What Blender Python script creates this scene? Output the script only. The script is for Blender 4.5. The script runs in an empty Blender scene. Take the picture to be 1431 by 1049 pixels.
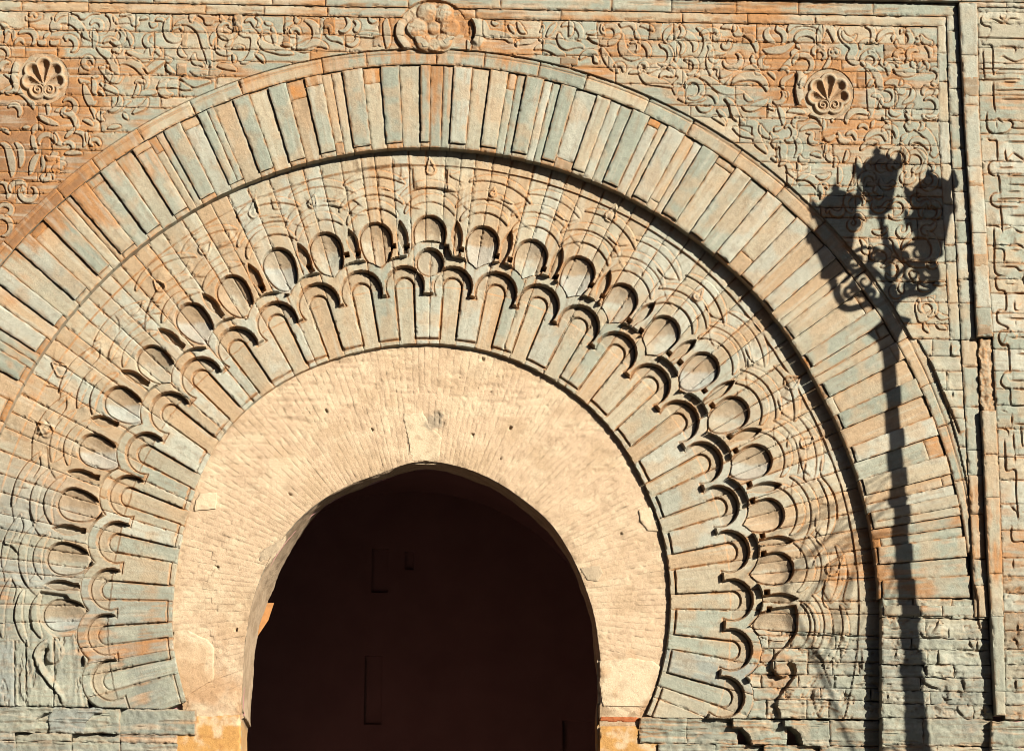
"""Carved horseshoe gateway in low evening sun, with the shadow of a street lamp on it."""
import bpy, math, random
import numpy as np
from mathutils import Vector, Matrix

sc = bpy.context.scene
R = math.radians
PI = math.pi

# ------------------------------------------------------------------ camera
PW, PH = 1431.0, 1049.0
DIST, EYE = 20.0, 1.6
TH, RO = R(14.0), R(1.0)
FPX, PCX, PCY = 3079.0, 520.0, 524.5
_f = np.array([0, math.cos(TH), math.sin(TH)])
_r0 = np.array([1.0, 0, 0]); _u0 = np.array([0, -math.sin(TH), math.cos(TH)])
_r = _r0 * math.cos(RO) + _u0 * math.sin(RO)
_u = -_r0 * math.sin(RO) + _u0 * math.cos(RO)
CAM = np.array([0.0, -DIST, EYE])
cd = bpy.data.cameras.new('camera'); cam = bpy.data.objects.new('camera', cd)
sc.collection.objects.link(cam); sc.camera = cam
cd.sensor_width = 36.0; cd.lens = FPX * 36.0 / PW
cd.shift_x = (PW / 2 - PCX) / PW
cd.clip_end = 500.0
M = Matrix.Identity(4)
for i in range(3):
    M[i][0], M[i][1], M[i][2], M[i][3] = _r[i], _u[i], -_f[i], CAM[i]
cam.matrix_world = M

# ------------------------------------------------------------------ sky and sun
SUN_E, SUN_A = R(22.0), R(44.0)            # elevation, angle from the wall's normal towards +X
SUN = Vector((math.cos(SUN_E) * math.sin(SUN_A), -math.cos(SUN_E) * math.cos(SUN_A), math.sin(SUN_E)))
w = bpy.data.worlds.new('World'); sc.world = w; w.use_nodes = True
nt = w.node_tree
sky = nt.nodes.new('ShaderNodeTexSky'); sky.sky_type = 'NISHITA'; sky.sun_disc = False
sky.sun_elevation = SUN_E; sky.sun_rotation = PI - SUN_A
sky.air_density = 0.5; sky.dust_density = 0.2; sky.ozone_density = 2.0      # clear dry desert air
bg = nt.nodes['Background']; bg.inputs['Strength'].default_value = 0.05
nt.links.new(sky.outputs[0], bg.inputs['Color'])
sl = bpy.data.lights.new('sun', 'SUN'); sl.energy = 5.0; sl.angle = R(0.5); sl.color = (1.0, 0.94, 0.82)
so = bpy.data.objects.new('sun', sl); sc.collection.objects.link(so)
so.rotation_euler = SUN.to_track_quat('Z', 'Y').to_euler(); so.location = SUN * 60
vs = sc.view_settings
vs.view_transform = 'Standard'; vs.look = 'None'; vs.gamma = 1.0; vs.use_curve_mapping = False
vs.exposure = 1.22
sc.cycles.filter_width = 0.95
sc.cycles.diffuse_bounces = 1

# ------------------------------------------------------------------ helpers
S = 1.0 / 150.0                            # one survey unit (a photo pixel on the wall) in metres
CX, CY = 592.0, 845.0                      # centre of the arches, survey units
LU = np.array([0.87, -0.5])                # in-plane direction towards the sun (y down)
rng = random.Random(7)
NR = np.random.RandomState(11)

def wall(P, h=0.0):
    """survey point (on the face of the wall at relief h) -> world point on that plane"""
    P = np.asarray(P, float)
    y = -h * S
    d = (_f * FPX)[None, :] + (P[..., 0:1].reshape(-1, 1) - PCX) * _r - (P[..., 1:2].reshape(-1, 1) - PCY) * _u
    t = (y + DIST) / d[:, 1]
    return (CAM + d * t[:, None]).reshape(P.shape[:-1] + (3,))

def sm(x, a, b):
    t = np.clip((x - a) / (b - a), 0, 1)
    return t * t * (3 - 2 * t)

def _hash(ix, iy, seed):
    h = (ix.astype(np.int64) * 374761393 + iy.astype(np.int64) * 668265263 + seed * 974634777) & 0xffffffff
    h = ((h ^ (h >> 13)) * 1274126177) & 0xffffffff
    h = ((h ^ (h >> 16)) * 2246822519) & 0xffffffff
    return ((h ^ (h >> 15)) & 0xffffff) / float(0xffffff)

def vn(x, y, seed=0):
    x0 = np.floor(x); y0 = np.floor(y)
    fx = x - x0; fy = y - y0
    fx = fx * fx * (3 - 2 * fx); fy = fy * fy * (3 - 2 * fy)
    a = _hash(x0, y0, seed); b = _hash(x0 + 1, y0, seed); c = _hash(x0, y0 + 1, seed); d = _hash(x0 + 1, y0 + 1, seed)
    return (a * (1 - fx) + b * fx) * (1 - fy) + (c * (1 - fx) + d * fx) * fy

def fbm(x, y, seed=0, o=4):
    s = 0; a = 0.5; n = 0
    for i in range(o):
        s = s + a * vn(x, y, seed + i * 17); n += a
        x = x * 2.03 + 5.1; y = y * 2.03 + 9.7; a *= 0.5
    return s / n

def catmull(pts, step=1.0):
    pts = np.asarray(pts, float)
    if len(pts) == 2:
        n = max(2, int(np.hypot(*(pts[1] - pts[0])) / step))
        return pts[0] + (pts[1] - pts[0]) * np.linspace(0, 1, n)[:, None]
    p = np.vstack([2 * pts[0] - pts[1], pts, 2 * pts[-1] - pts[-2]])
    out = []
    for i in range(1, len(p) - 2):
        n = max(2, int(np.hypot(*(p[i + 1] - p[i])) / step))
        t = np.linspace(0, 1, n, endpoint=False)[:, None]
        out.append(0.5 * (2 * p[i] + (p[i + 1] - p[i - 1]) * t + (2 * p[i - 1] - 5 * p[i] + 4 * p[i + 1] - p[i + 2]) * t ** 2
                          + (3 * p[i] - p[i - 1] - 3 * p[i + 1] + p[i + 2]) * t ** 3))
    out.append(pts[-1:])
    return np.vstack(out)

class Relief:
    """carved relief of one zone as a fine height map in survey units"""
    def __init__(s, x0, y0, x1, y1, k=1.5):
        s.x0, s.y0, s.k = x0, y0, k
        s.a = np.zeros((int((y1 - y0) * k) + 2, int((x1 - x0) * k) + 2))
    def box(s, lo, hi):
        i0 = max(0, int((lo[0] - s.x0) * s.k)); i1 = min(s.a.shape[1], int((hi[0] - s.x0) * s.k) + 1)
        j0 = max(0, int((lo[1] - s.y0) * s.k)); j1 = min(s.a.shape[0], int((hi[1] - s.y0) * s.k) + 1)
        if i1 <= i0 or j1 <= j0: return None
        X, Y = np.meshgrid(s.x0 + np.arange(i0, i1) / s.k, s.y0 + np.arange(j0, j1) / s.k)
        return (slice(j0, j1), slice(i0, i1)), X, Y
    def step(s, pts, h=2.6, decay=13.0, flip=False, raw=False, groove=1.3):
        """a cut edge: the stone stands h proud on its sunny side and dies away over 'decay'"""
        c = np.asarray(pts, float) if raw else catmull(pts, 1.0)
        if len(c) < 3: c = catmull(pts, 0.4)
        b = s.box(c.min(0) - decay - 2, c.max(0) + decay + 2)
        if b is None: return
        sl, X, Y = b
        T = np.gradient(c, axis=0); T /= np.maximum(1e-6, np.hypot(T[:, 0], T[:, 1]))[:, None]
        N = np.stack([-T[:, 1], T[:, 0]], 1)
        if (N @ LU).sum() < 0: N = -N
        if flip: N = -N
        P = np.stack([X.ravel(), Y.ravel()], 1)
        best = np.full(len(P), 1e9); idx = np.zeros(len(P), int)
        for i0 in range(0, len(c), 64):
            dd = ((P[:, None, :] - c[None, i0:i0 + 64]) ** 2).sum(2)
            j = dd.argmin(1); m = dd[np.arange(len(P)), j]
            u = m < best; best[u] = m[u]; idx[u] = j[u] + i0
        d = np.sqrt(best); v = P - c[idx]
        sg = (v * N[idx]).sum(1)
        end = (idx == 0) | (idx == len(c) - 1)
        lat = np.where(end, np.abs((v * T[idx]).sum(1)), 0)
        tap = np.clip(np.minimum(idx, len(c) - 1 - idx) / 5.0, 0.25, 1.0)
        hh = h * tap * sm(sg, -0.55, 0.55) * (1 - sm(d, 0.25 * decay, decay)) * (1 - sm(lat, 0, 3))
        hh = hh - groove * np.clip(tap, .5, 1) * (1 - sm(np.abs(sg + .45), .3, 1.25)) * (1 - sm(d, 1.5, 2.6)) * (1 - sm(lat, 0, 2))
        s.a[sl] += hh.reshape(X.shape)
    def ribbon(s, pts, h, wmax=8.5, raw=False, grv=1.3):
        """a raised carved band whose shaded edge follows the traced line; it tapers to its ends"""
        c = np.asarray(pts, float) if raw else catmull(pts, 1.0)
        if len(c) < 6: return
        T = np.gradient(c, axis=0); T /= np.maximum(1e-6, np.hypot(T[:, 0], T[:, 1]))[:, None]
        N = np.stack([-T[:, 1], T[:, 0]], 1)
        if (N @ LU).sum() < 0: N = -N
        u = np.linspace(0, 1, len(c)); wm = min(wmax, 2.0 + len(c) * .16)
        w_ = 1.8 + wm * np.sin(PI * u) ** .6
        m = c + N * (w_ / 2)[:, None]
        b = s.box(m.min(0) - 9, m.max(0) + 9)
        if b is None: return
        sl, X, Y = b
        P = np.stack([X.ravel(), Y.ravel()], 1); best = np.full(len(P), 1e9); idx = np.zeros(len(P), int)
        for i0 in range(0, len(m), 64):
            dd = np.sqrt(((P[:, None, :] - m[None, i0:i0 + 64]) ** 2).sum(2)) - w_[None, i0:i0 + 64] / 2
            q = dd.argmin(1); v = dd[np.arange(len(P)), q]; k = v < best; best[k] = v[k]
        s.a[sl] = np.maximum(s.a[sl], (h * (1 - sm(best, -.65, .65))).reshape(X.shape) + .5 * s.a[sl]) - grv * (1 - sm(np.abs(best - 1.0), .3, 1.2)).reshape(X.shape)
    def dome(s, cx, cy, r, h):
        b = s.box((cx - r, cy - r), (cx + r, cy + r))
        if b is None: return
        sl, X, Y = b
        q = 1 - ((X - cx) ** 2 + (Y - cy) ** 2) / r ** 2
        s.a[sl] = np.maximum(s.a[sl], h * np.clip(q, 0, 1) ** .6)
    def drop(s, tip, foot, wd, h):
        """teardrop boss: pointed at tip, round at foot"""
        tip = np.array(tip, float); foot = np.array(foot, float)
        L = np.hypot(*(foot - tip)); ax = (foot - tip) / L
        b = s.box(np.minimum(tip, foot) - wd - 3, np.maximum(tip, foot) + wd + 3)
        if b is None: return
        sl, X, Y = b
        a = (X - tip[0]) * ax[0] + (Y - tip[1]) * ax[1]
        l = np.abs(-(X - tip[0]) * ax[1] + (Y - tip[1]) * ax[0])
        wr = wd * np.clip(a / L, 0, 1) ** 0.8
        sd = np.where(a < L, l - wr, np.hypot(a - L, l) - wd)
        s.a[sl] += h * (1 - sm(sd, -0.8, 0.8)) - h * 0.8 * (1 - sm(sd, -3.2, -1.8)) + 0.7 * h * (1 - sm(sd, -wd, -2.5))
    def poly(s, pts, h, soft=0.7):
        pts = np.asarray(pts, float)
        b = s.box(pts.min(0) - 3, pts.max(0) + 3)
        if b is None: return
        sl, X, Y = b
        s.a[sl] += h * (1 - sm(poly_sd(np.stack([X, Y], -1), pts), -soft, soft))
    def __call__(s, P):
        x = np.clip((P[..., 0] - s.x0) * s.k, 0, s.a.shape[1] - 1.001); y = np.clip((P[..., 1] - s.y0) * s.k, 0, s.a.shape[0] - 1.001)
        i = x.astype(int); j = y.astype(int); fx = x - i; fy = y - j
        a = s.a
        return (a[j, i] * (1 - fx) + a[j, i + 1] * fx) * (1 - fy) + (a[j + 1, i] * (1 - fx) + a[j + 1, i + 1] * fx) * fy

def poly_sd(P, pts):
    """signed distance to a closed polygon (negative inside)"""
    sh = P.shape[:-1]; p = P.reshape(-1, 2)
    best = np.full(len(p), 1e18); ins = np.zeros(len(p), bool)
    for a, b in zip(pts, np.roll(pts, -1, 0)):
        e = b - a; q = p - a
        t = np.clip((q @ e) / max(1e-9, e @ e), 0, 1)
        best = np.minimum(best, ((q - t[:, None] * e) ** 2).sum(1))
        c = (a[1] > p[:, 1]) != (b[1] > p[:, 1])
        with np.errstate(divide='ignore', invalid='ignore'):
            xi = a[0] + (p[:, 1] - a[1]) * e[0] / (e[1] if e[1] else 1e-9)
        ins ^= c & (p[:, 0] < xi)
    d = np.sqrt(best)
    return np.where(ins, -d, d).reshape(sh)

Z = 5.958
def tr(ox, oy, txt):
    return np.array([[ox + float(a.split(',')[0]) / Z, oy + float(a.split(',')[1]) / Z] for a in txt.split()])

def pol(r, t):
    """polar survey point, t in degrees clockwise from straight up"""
    t = np.radians(t)
    return np.stack([CX + r * np.sin(t), CY - r * np.cos(t)], -1)

def rt(P):
    dx = P[..., 0] - CX; dy = CY - P[..., 1]
    return np.hypot(dx, dy), np.degrees(np.arctan2(dx, dy))

# ------------------------------------------------------------------ materials
def stone_material(name, fine=1.0, bump=0.75, rough=0.88, grain=1.0):
    m = bpy.data.materials.new(name); m.use_nodes = True
    n = m.node_tree.nodes; l = m.node_tree.links
    b = n['Principled BSDF']; b.inputs['Roughness'].default_value = rough
    b.inputs['Specular IOR Level'].default_value = 0.25
    at = n.new('ShaderNodeVertexColor'); at.layer_name = 'Col'
    tc = n.new('ShaderNodeTexCoord')
    n1 = n.new('ShaderNodeTexNoise'); n1.inputs['Scale'].default_value = 26; n1.inputs['Detail'].default_value = 8; n1.inputs['Roughness'].default_value = 0.72
    n2 = n.new('ShaderNodeTexNoise'); n2.inputs['Scale'].default_value = 120; n2.inputs['Detail'].default_value = 4; n2.inputs['Roughness'].default_value = 0.7
    vo = n.new('ShaderNodeTexVoronoi'); vo.inputs['Scale'].default_value = 55
    for q in (n1, n2, vo): l.new(tc.outputs['Object'], q.inputs['Vector'])
    r1 = n.new('ShaderNodeMapRange'); r1.inputs['From Min'].default_value = 0.25; r1.inputs['From Max'].default_value = 0.75
    r1.inputs['To Min'].default_value = 1 - 0.18 * fine; r1.inputs['To Max'].default_value = 1 + 0.13 * fine
    l.new(n1.outputs['Fac'], r1.inputs['Value'])
    r2 = n.new('ShaderNodeMapRange'); r2.inputs['From Min'].default_value = 0.3; r2.inputs['From Max'].default_value = 0.7
    r2.inputs['To Min'].default_value = 1 - 0.14 * fine; r2.inputs['To Max'].default_value = 1 + 0.12 * fine
    l.new(n2.outputs['Fac'], r2.inputs['Value'])
    pit = n.new('ShaderNodeMapRange'); pit.inputs['From Min'].default_value = 0.0; pit.inputs['From Max'].default_value = 0.16
    pit.inputs['To Min'].default_value = 0.72; pit.inputs['To Max'].default_value = 1.0
    l.new(vo.outputs['Distance'], pit.inputs['Value'])
    k = n.new('ShaderNodeMath'); k.operation = 'MULTIPLY'; l.new(r1.outputs[0], k.inputs[0]); l.new(r2.outputs[0], k.inputs[1])
    k2 = n.new('ShaderNodeMath'); k2.operation = 'MULTIPLY'; l.new(k.outputs[0], k2.inputs[0]); l.new(pit.outputs[0], k2.inputs[1])
    mx = n.new('ShaderNodeVectorMath'); mx.operation = 'SCALE'
    l.new(at.outputs['Color'], mx.inputs[0]); l.new(k2.outputs[0], mx.inputs['Scale'])
    l.new(mx.outputs[0], b.inputs['Base Color'])
    ad = n.new('ShaderNodeMath'); ad.operation = 'MULTIPLY_ADD'; ad.inputs[1].default_value = 0.35
    l.new(n2.outputs['Fac'], ad.inputs[0]); l.new(n1.outputs['Fac'], ad.inputs[2])
    bu = n.new('ShaderNodeBump'); bu.inputs['Strength'].default_value = bump; bu.inputs['Distance'].default_value = 0.012
    l.new(ad.outputs[0], bu.inputs['Height']); l.new(bu.outputs[0], b.inputs['Normal'])
    return m

def plain_material(name, col, rough=0.8, metal=0.0, scale=8.0, var=0.25, bump=0.2):
    m = bpy.data.materials.new(name); m.use_nodes = True
    n = m.node_tree.nodes; l = m.node_tree.links
    b = n['Principled BSDF']; b.inputs['Roughness'].default_value = rough; b.inputs['Metallic'].default_value = metal
    tc = n.new('ShaderNodeTexCoord'); no = n.new('ShaderNodeTexNoise'); no.inputs['Scale'].default_value = scale; no.inputs['Detail'].default_value = 6
    l.new(tc.outputs['Object'], no.inputs['Vector'])
    cr = n.new('ShaderNodeValToRGB'); e = cr.color_ramp.elements
    e[0].position = 0.3; e[1].position = 0.7
    e[0].color = tuple(c * (1 - var) for c in col) + (1,); e[1].color = tuple(c * (1 + var) for c in col) + (1,)
    l.new(no.outputs['Fac'], cr.inputs[0]); l.new(cr.outputs[0], b.inputs['Base Color'])
    bu = n.new('ShaderNodeBump'); bu.inputs['Strength'].default_value = bump; bu.inputs['Distance'].default_value = 0.01
    l.new(no.outputs['Fac'], bu.inputs['Height']); l.new(bu.outputs[0], b.inputs['Normal'])
    return m

M_STONE = stone_material('carved_sandstone')
M_BRICK = stone_material('limewashed_brick', fine=0.75, bump=0.8)
M_DARK = plain_material('red_brown_plaster', (0.29, 0.15, 0.135), 0.95, 0, 2.0, 0.10)
M_IRON = plain_material('black_iron', (0.02, 0.02, 0.022), 0.5, 0.6, 30, 0.3)
M_MILK = plain_material('smoked_lantern_glass', (0.05, 0.05, 0.05), 0.2, 0.0, 3, 0.1, 0.0)
M_GROUND = plain_material('worn_paving', (0.085, 0.075, 0.065), 0.9, 0, 3, 0.3, 0.4)
M_BARK = plain_material('grey_bark', (0.10, 0.08, 0.06), 0.9, 0, 14, 0.3, 0.6)

# ------------------------------------------------------------------ colour of the stone
K = 0.56
GREY = K * np.array([0.425, 0.43, 0.335]); GREEN = K * np.array([0.395, 0.415, 0.325]); BLUE = K * np.array([0.38, 0.40, 0.355])
CREAM = K * np.array([0.565, 0.48, 0.335]); PEACH = K * np.array([0.585, 0.415, 0.25]); ORANGE = K * np.array([0.54, 0.24, 0.075])
RUST = K * np.array([0.25, 0.12, 0.06]); BRICK = K * np.array([0.73, 0.53, 0.345]); OCHRE = K * np.array([0.60, 0.32, 0.10])
BROWN = K * np.array([0.36, 0.25, 0.15]); PALE = K * np.array([0.56, 0.54, 0.43]); SLATE = K * np.array([0.27, 0.28, 0.235])
BLOB = np.array([
 (60, 60, 60, .30), (60, 150, 90, .75), (30, 240, 100, .8), (10, 310, 90, .8), (150, 215, 70, .4), (110, 110, 50, .4), (460, 25, 60, .35),
 (470, 60, 60, .35), (600, 85, 70, .3), (665, 55, 60, .45), (560, 35, 45, .45), (830, 80, 70, .35), (1060, 45, 80, .7), (1110, 140, 55, .6),
 (1175, 140, 65, .75), (1240, 120, 55, .45), (1400, 130, 60, .5), (1400, 760, 70, .85), (1215, 775, 50, .6), (1180, 815, 45, .55),
 (1265, 800, 45, .3), (100, 330, 80, .15), (10, 540, 70, .55), (0, 680, 60, .25), (150, 890, 60, .3), (60, 790, 60, .22), (30, 835, 45, .4),
 (222, 860, 40, .5), (1085, 925, 50, .6), (430, 175, 50, .3), (240, 230, 60, .3), (1300, 830, 40, .4), (340, 120, 40, .3), (700, 90, 60, .35),
 (1400, 440, 80, .15), (1330, 600, 60, .2), (150, 945, 40, .6), (90, 900, 60, .4)])
def macro(P):
    o = np.zeros(P.shape[:-1])
    for x, y, r, a in BLOB:
        o = o + a * np.exp(-(((P[..., 0] - x) ** 2 + (P[..., 1] - y) ** 2) / (r * r)))
    return o
GREYBLOB = np.array([(1330, 950, 110, 1.0), (30, 930, 110, 1.0), (20, 740, 90, .9), (120, 960, 90, .7), (60, 850, 60, .4), (1150, 930, 60, .6), (1250, 960, 80, .8), (200, 940, 70, .5), (1400, 60, 80, .6), (60, 1010, 120, .9), (190, 1010, 70, .7), (980, 980, 80, .5), (1330, 500, 40, .4)])
def greyness(P):
    o = np.zeros(P.shape[:-1])
    for x, y, r, a in GREYBLOB:
        o = o + a * np.exp(-(((P[..., 0] - x) ** 2 + (P[..., 1] - y) ** 2) / (r * r)))
    return np.clip(o, 0, 1)

def mix(a, b, t):
    return a + (b - a) * t[..., None]

def stone_colour(P, A, B, edge, grad, seed, base, orange=0.0, sat=1.0):
    """A, B: survey lengths along and across the stone; edge: distance to its joints; grad: steepness of the cut"""
    X, Y = P[..., 0], P[..., 1]
    c = np.broadcast_to(base, P.shape[:-1] + (3,)).copy()
    n1 = fbm(X / 34.0, Y / 34.0, 3, 4)
    streak = fbm(A / 60.0 + seed * 7.7, B / 5.0 + seed * 3.1, 21, 4)
    blot = fbm(X / 11.0, Y / 11.0, 31, 3)
    g = greyness(P)
    c = mix(c, GREEN, sm(fbm(X / 50.0 + 40, Y / 50.0, 5, 3), .45, .72) * 0.40)
    c = mix(c, PEACH, sm(fbm(X / 26.0, Y / 26.0 + 13, 9, 4) , .46, .70) * 0.55 * (1 - g))
    c = mix(c, np.where((vn(np.array([seed * 1.3]), np.array([2.0]), 4) > .4) | (X > 600)[..., None], GREY, BLUE), g * 0.85)
    c = mix(c, SLATE, sm(g * .62 + (n1 - .5) * 1.5 + (streak - .5) * .7, .34, .85) * .72)
    o = macro(P) * 0.95 + orange + (float(vn(np.array([seed * .71]), np.array([seed * .37]), 6)[0]) - .5) * .42
    k = o + (n1 - .5) * 1.3 + (streak - .5) * 1.1
    c = mix(c, ORANGE, sm(k, .38, .95) * 0.85 * sat)
    c = mix(c, RUST, sm(k + (blot - .5) * .9, .95, 1.5) * 0.55 * sat)
    ed = (1 - sm(edge, 0.3, 2.6)) * sm(blot + o * .4, .38, .68)
    c = mix(c, ORANGE * .95, ed * 0.72 * (1 - .6 * g))
    ge = sm(grad, .25, .9)
    c = mix(c, ORANGE, ge * 0.70 * (1 - .75 * g) * sm(blot + o * .3, .2, .55))
    c = mix(c, PALE, sm(streak, .55, .75) * 0.45)
    c = mix(c, BROWN, sm(fbm(A / 45.0 + seed * 3.3, B / 2.6 + seed, 23, 3), .60, .80) * 0.35)
    c = mix(c, BROWN * .8, sm(fbm(X / 7.0, Y / 7.0, 77, 3), .62, .8) * 0.30)
    c = c * (0.90 + 0.2 * streak[..., None]) * (0.90 + 0.18 * vn(np.array([seed * 2.7]), np.array([seed * 1.1]), 8))
    return c

# ------------------------------------------------------------------ objects
def empty(name, parent=None, loc=None):
    o = bpy.data.objects.new(name, None); sc.collection.objects.link(o)
    if parent is not None: o.parent = parent
    if loc is not None: o.location = loc
    o.empty_display_size = 0.2
    return o

def raw_mesh(name, co, faces, mat, parent=None, col=None, smooth=True, sharp=None):
    """co (n,3), faces: list of (k,4) / (k,3) int arrays"""
    me = bpy.data.meshes.new(name)
    co = np.asarray(co, np.float32)
    me.vertices.add(len(co)); me.vertices.foreach_set('co', co.ravel())
    tot = []; idx = []
    for fa in faces:
        fa = np.asarray(fa, np.int32)
        if len(fa) == 0: continue
        tot.append(np.full(len(fa), fa.shape[1], np.int32)); idx.append(fa.ravel())
    tot = np.concatenate(tot); idx = np.concatenate(idx)
    me.loops.add(len(idx)); me.loops.foreach_set('vertex_index', idx)
    me.polygons.add(len(tot))
    st = np.zeros(len(tot), np.int32); st[1:] = np.cumsum(tot)[:-1]
    me.polygons.foreach_set('loop_start', st); me.polygons.foreach_set('loop_total', tot)
    me.polygons.foreach_set('use_smooth', np.full(len(tot), smooth))
    me.update(calc_edges=True)
    if col is not None:
        ca = me.color_attributes.new('Col', 'FLOAT_COLOR', 'POINT')
        rgba = np.ones((len(co), 4), np.float32); rgba[:, :3] = np.clip(col, 0.0, 0.9)
        ca.data.foreach_set('color', rgba.ravel())
    if sharp: me.set_sharp_from_angle(angle=R(sharp))
    me.materials.append(mat)
    o = bpy.data.objects.new(name, me); sc.collection.objects.link(o)
    if parent is not None: o.parent = parent
    return o

def axis(L, s):
    n = max(1, int(round(L / s)))
    a = np.linspace(0, L, n + 1)
    if L > 4: a = np.concatenate([[0, .7], a[1:-1][(a[1:-1] > 1.1) & (a[1:-1] < L - 1.1)], [L - .7, L]])
    return a

CUR = {'rel': None}
def stone(name, parent, grid, LA, LB, h, hf=None, href=None, s=1.6, base=GREY, orange=0.0, clip=None, keep=3.0, sink=24.0, joint=0.45,
          cham=0.9, rough=0.35, skirt=14.0, seed=None, tilt=0.5, mat=None, sat=1.0, colf=None, wob=0.5, chip=1.7):
    """one stone. grid(a,b) maps lengths along (0..LA) and across (0..LB) to survey points; hf adds carved relief; clip is a signed
    distance kept where negative"""
    seed = rng.randint(0, 9999) if seed is None else seed
    a = axis(LA, s); b = axis(LB, s)
    A, B = np.meshgrid(a, b)
    ins = joint
    Ai = ins + A * (LA - 2 * ins) / LA; Bi = ins + B * (LB - 2 * ins) / LB
    e = np.minimum(np.minimum(A, LA - A), np.minimum(B, LB - B))
    fa = 1 - np.minimum(1, np.minimum(A, LA - A) / 3.0); fb = 1 - np.minimum(1, np.minimum(B, LB - B) / 3.0)
    Ai = Ai + fa * (fbm(B / 9.0, B * 0 + seed, 51, 3) - .5) * 2 * wob
    Bi = Bi + fb * (fbm(A / 9.0, A * 0 + seed, 52, 3) - .5) * 2 * wob
    P = grid(Ai, Bi)
    H = np.full(P.shape[:-1], float(h))
    rel = hf(P) if hf is not None else 0 * H
    H = H + rel
    H = H - cham * (1 - sm(e, 0, 1.6)) * (0.6 + 0.8 * fbm(P[..., 0] / 8, P[..., 1] / 8, 61, 2))
    if chip: H = H - chip * sm(fbm(P[..., 0] / 5.5, P[..., 1] / 5.5, 63, 3), .60, .72) * (1 - sm(e, .8, 3.6))
    H = H + rough * 2 * (fbm(P[..., 0] / 9.0 + seed, P[..., 1] / 9.0, 62, 4) - .5)
    H = H + tilt * ((NR.rand() - .5) * (A / LA - .5) * 2 + (NR.rand() - .5) * (B / LB - .5) * 2) + (NR.rand() - .5) * tilt * 1.4
    sd = None
    if clip is not None:
        sd = clip(P); H = H - sink * sm(sd, -0.3, 1.3)
        if (sd > 0).all(): return None
    gy, gx = np.gradient(rel) if rel.shape[0] > 1 and rel.shape[1] > 1 else (0 * rel, 0 * rel)
    grad = np.hypot(gx, gy)
    CUR['rel'] = rel
    c = (colf or stone_colour)(P, A, B, e, grad, seed, base, orange, sat)
    hr = h if href is None else href
    V = wall(P, hr); V[..., 1] = -H * S
    nb, na = H.shape
    ix = np.arange(nb * na).reshape(nb, na)
    q = np.stack([ix[:-1, :-1], ix[:-1, 1:], ix[1:, 1:], ix[1:, :-1]], -1).reshape(-1, 4)
    if sd is not None:
        sv = sd.ravel(); q = q[sv[q].min(1) < keep]
        if len(q) == 0: return None
    ring = np.concatenate([ix[0, :], ix[1:, -1], ix[-1, -2::-1], ix[-2:0:-1, 0]])
    base_v = V.reshape(-1, 3)[ring].copy(); top_v = V.reshape(-1, 3)[ring].copy()
    bot = base_v.copy(); bot[:, 1] += skirt * S
    n0 = nb * na; n = len(ring)
    co = np.vstack([V.reshape(-1, 3), top_v, bot])
    k = np.arange(n); k2 = (k + 1) % n
    sk = np.stack([n0 + k2, n0 + k, n0 + n + k, n0 + n + k2], -1)
    cc = c.reshape(-1, 3); cr = cc[ring]
    cr = cr * .45 + GREY * .50
    col = np.vstack([cc, cr, cr])
    if sd is not None:
        ok = sv[ring] < keep; sk = sk[ok[k] & ok[k2]]
    m = q[len(q) // 2]; nrm = np.cross(co[m[2]] - co[m[0]], co[m[3]] - co[m[1]])
    if nrm[1] > 0: q = q[:, ::-1]; sk = sk[:, ::-1]          # face the street (-Y)
    return raw_mesh(name, co, [q, sk], mat or M_STONE, parent, col, True, 55)

def gpolar(r0, t0, r1, t1):
    """grid of a stone in a ring: a runs radially r0->r1, b along the arc at its mean radius"""
    LA = abs(r1 - r0); rm = (r0 + r1) / 2; LB = abs(t1 - t0) * PI / 180 * rm
    def g(A, B): return pol(r0 + (r1 - r0) * A / LA, t0 + (t1 - t0) * B / LB)
    return g, LA, LB
def gquad(p00, p10, p11, p01):
    p = [np.array(q, float) for q in (p00, p10, p11, p01)]
    LA = (np.hypot(*(p[1] - p[0])) + np.hypot(*(p[2] - p[3]))) / 2; LB = (np.hypot(*(p[3] - p[0])) + np.hypot(*(p[2] - p[1]))) / 2
    def g(A, B):
        u = (A / LA)[..., None]; v = (B / LB)[..., None]
        return (p[0] * (1 - u) + p[1] * u) * (1 - v) + (p[3] * (1 - u) + p[2] * u) * v
    return g, LA, LB
SL = 0.0170                                  # courses run one degree off the survey's x axis
def gcourse(x0, x1, y0, y1):
    """block in a level course: y given at survey x = 0"""
    return gquad((x0, y0 + SL * x0), (x1, y0 + SL * x1), (x1, y1 + SL * x1), (x0, y1 + SL * x0))

def tag(o, label, cat, group=None, kind=None):
    if label: o['label'] = label
    if cat: o['category'] = cat
    if group: o['group'] = group
    if kind: o['kind'] = kind
    return o

# relief levels, survey units in front of the carved panel's ground
H_FRAME, H_SPAN, H_OUT, H_LOW = 9.0, 0.0, -3.0, -6.6
H_BAND, H_PIT, H_RIM, H_LEG, H_TONGUE, H_BRICK = -25.5, -32.5, -34.6, -42.6, -45.3, -52.0

# ================================================================== the gateway
gate = empty('carved_gateway', None, (0, 0, 0))
tag(gate, 'tall carved stone gateway with a lobed horseshoe arch and shell rosettes', 'gateway')

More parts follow.
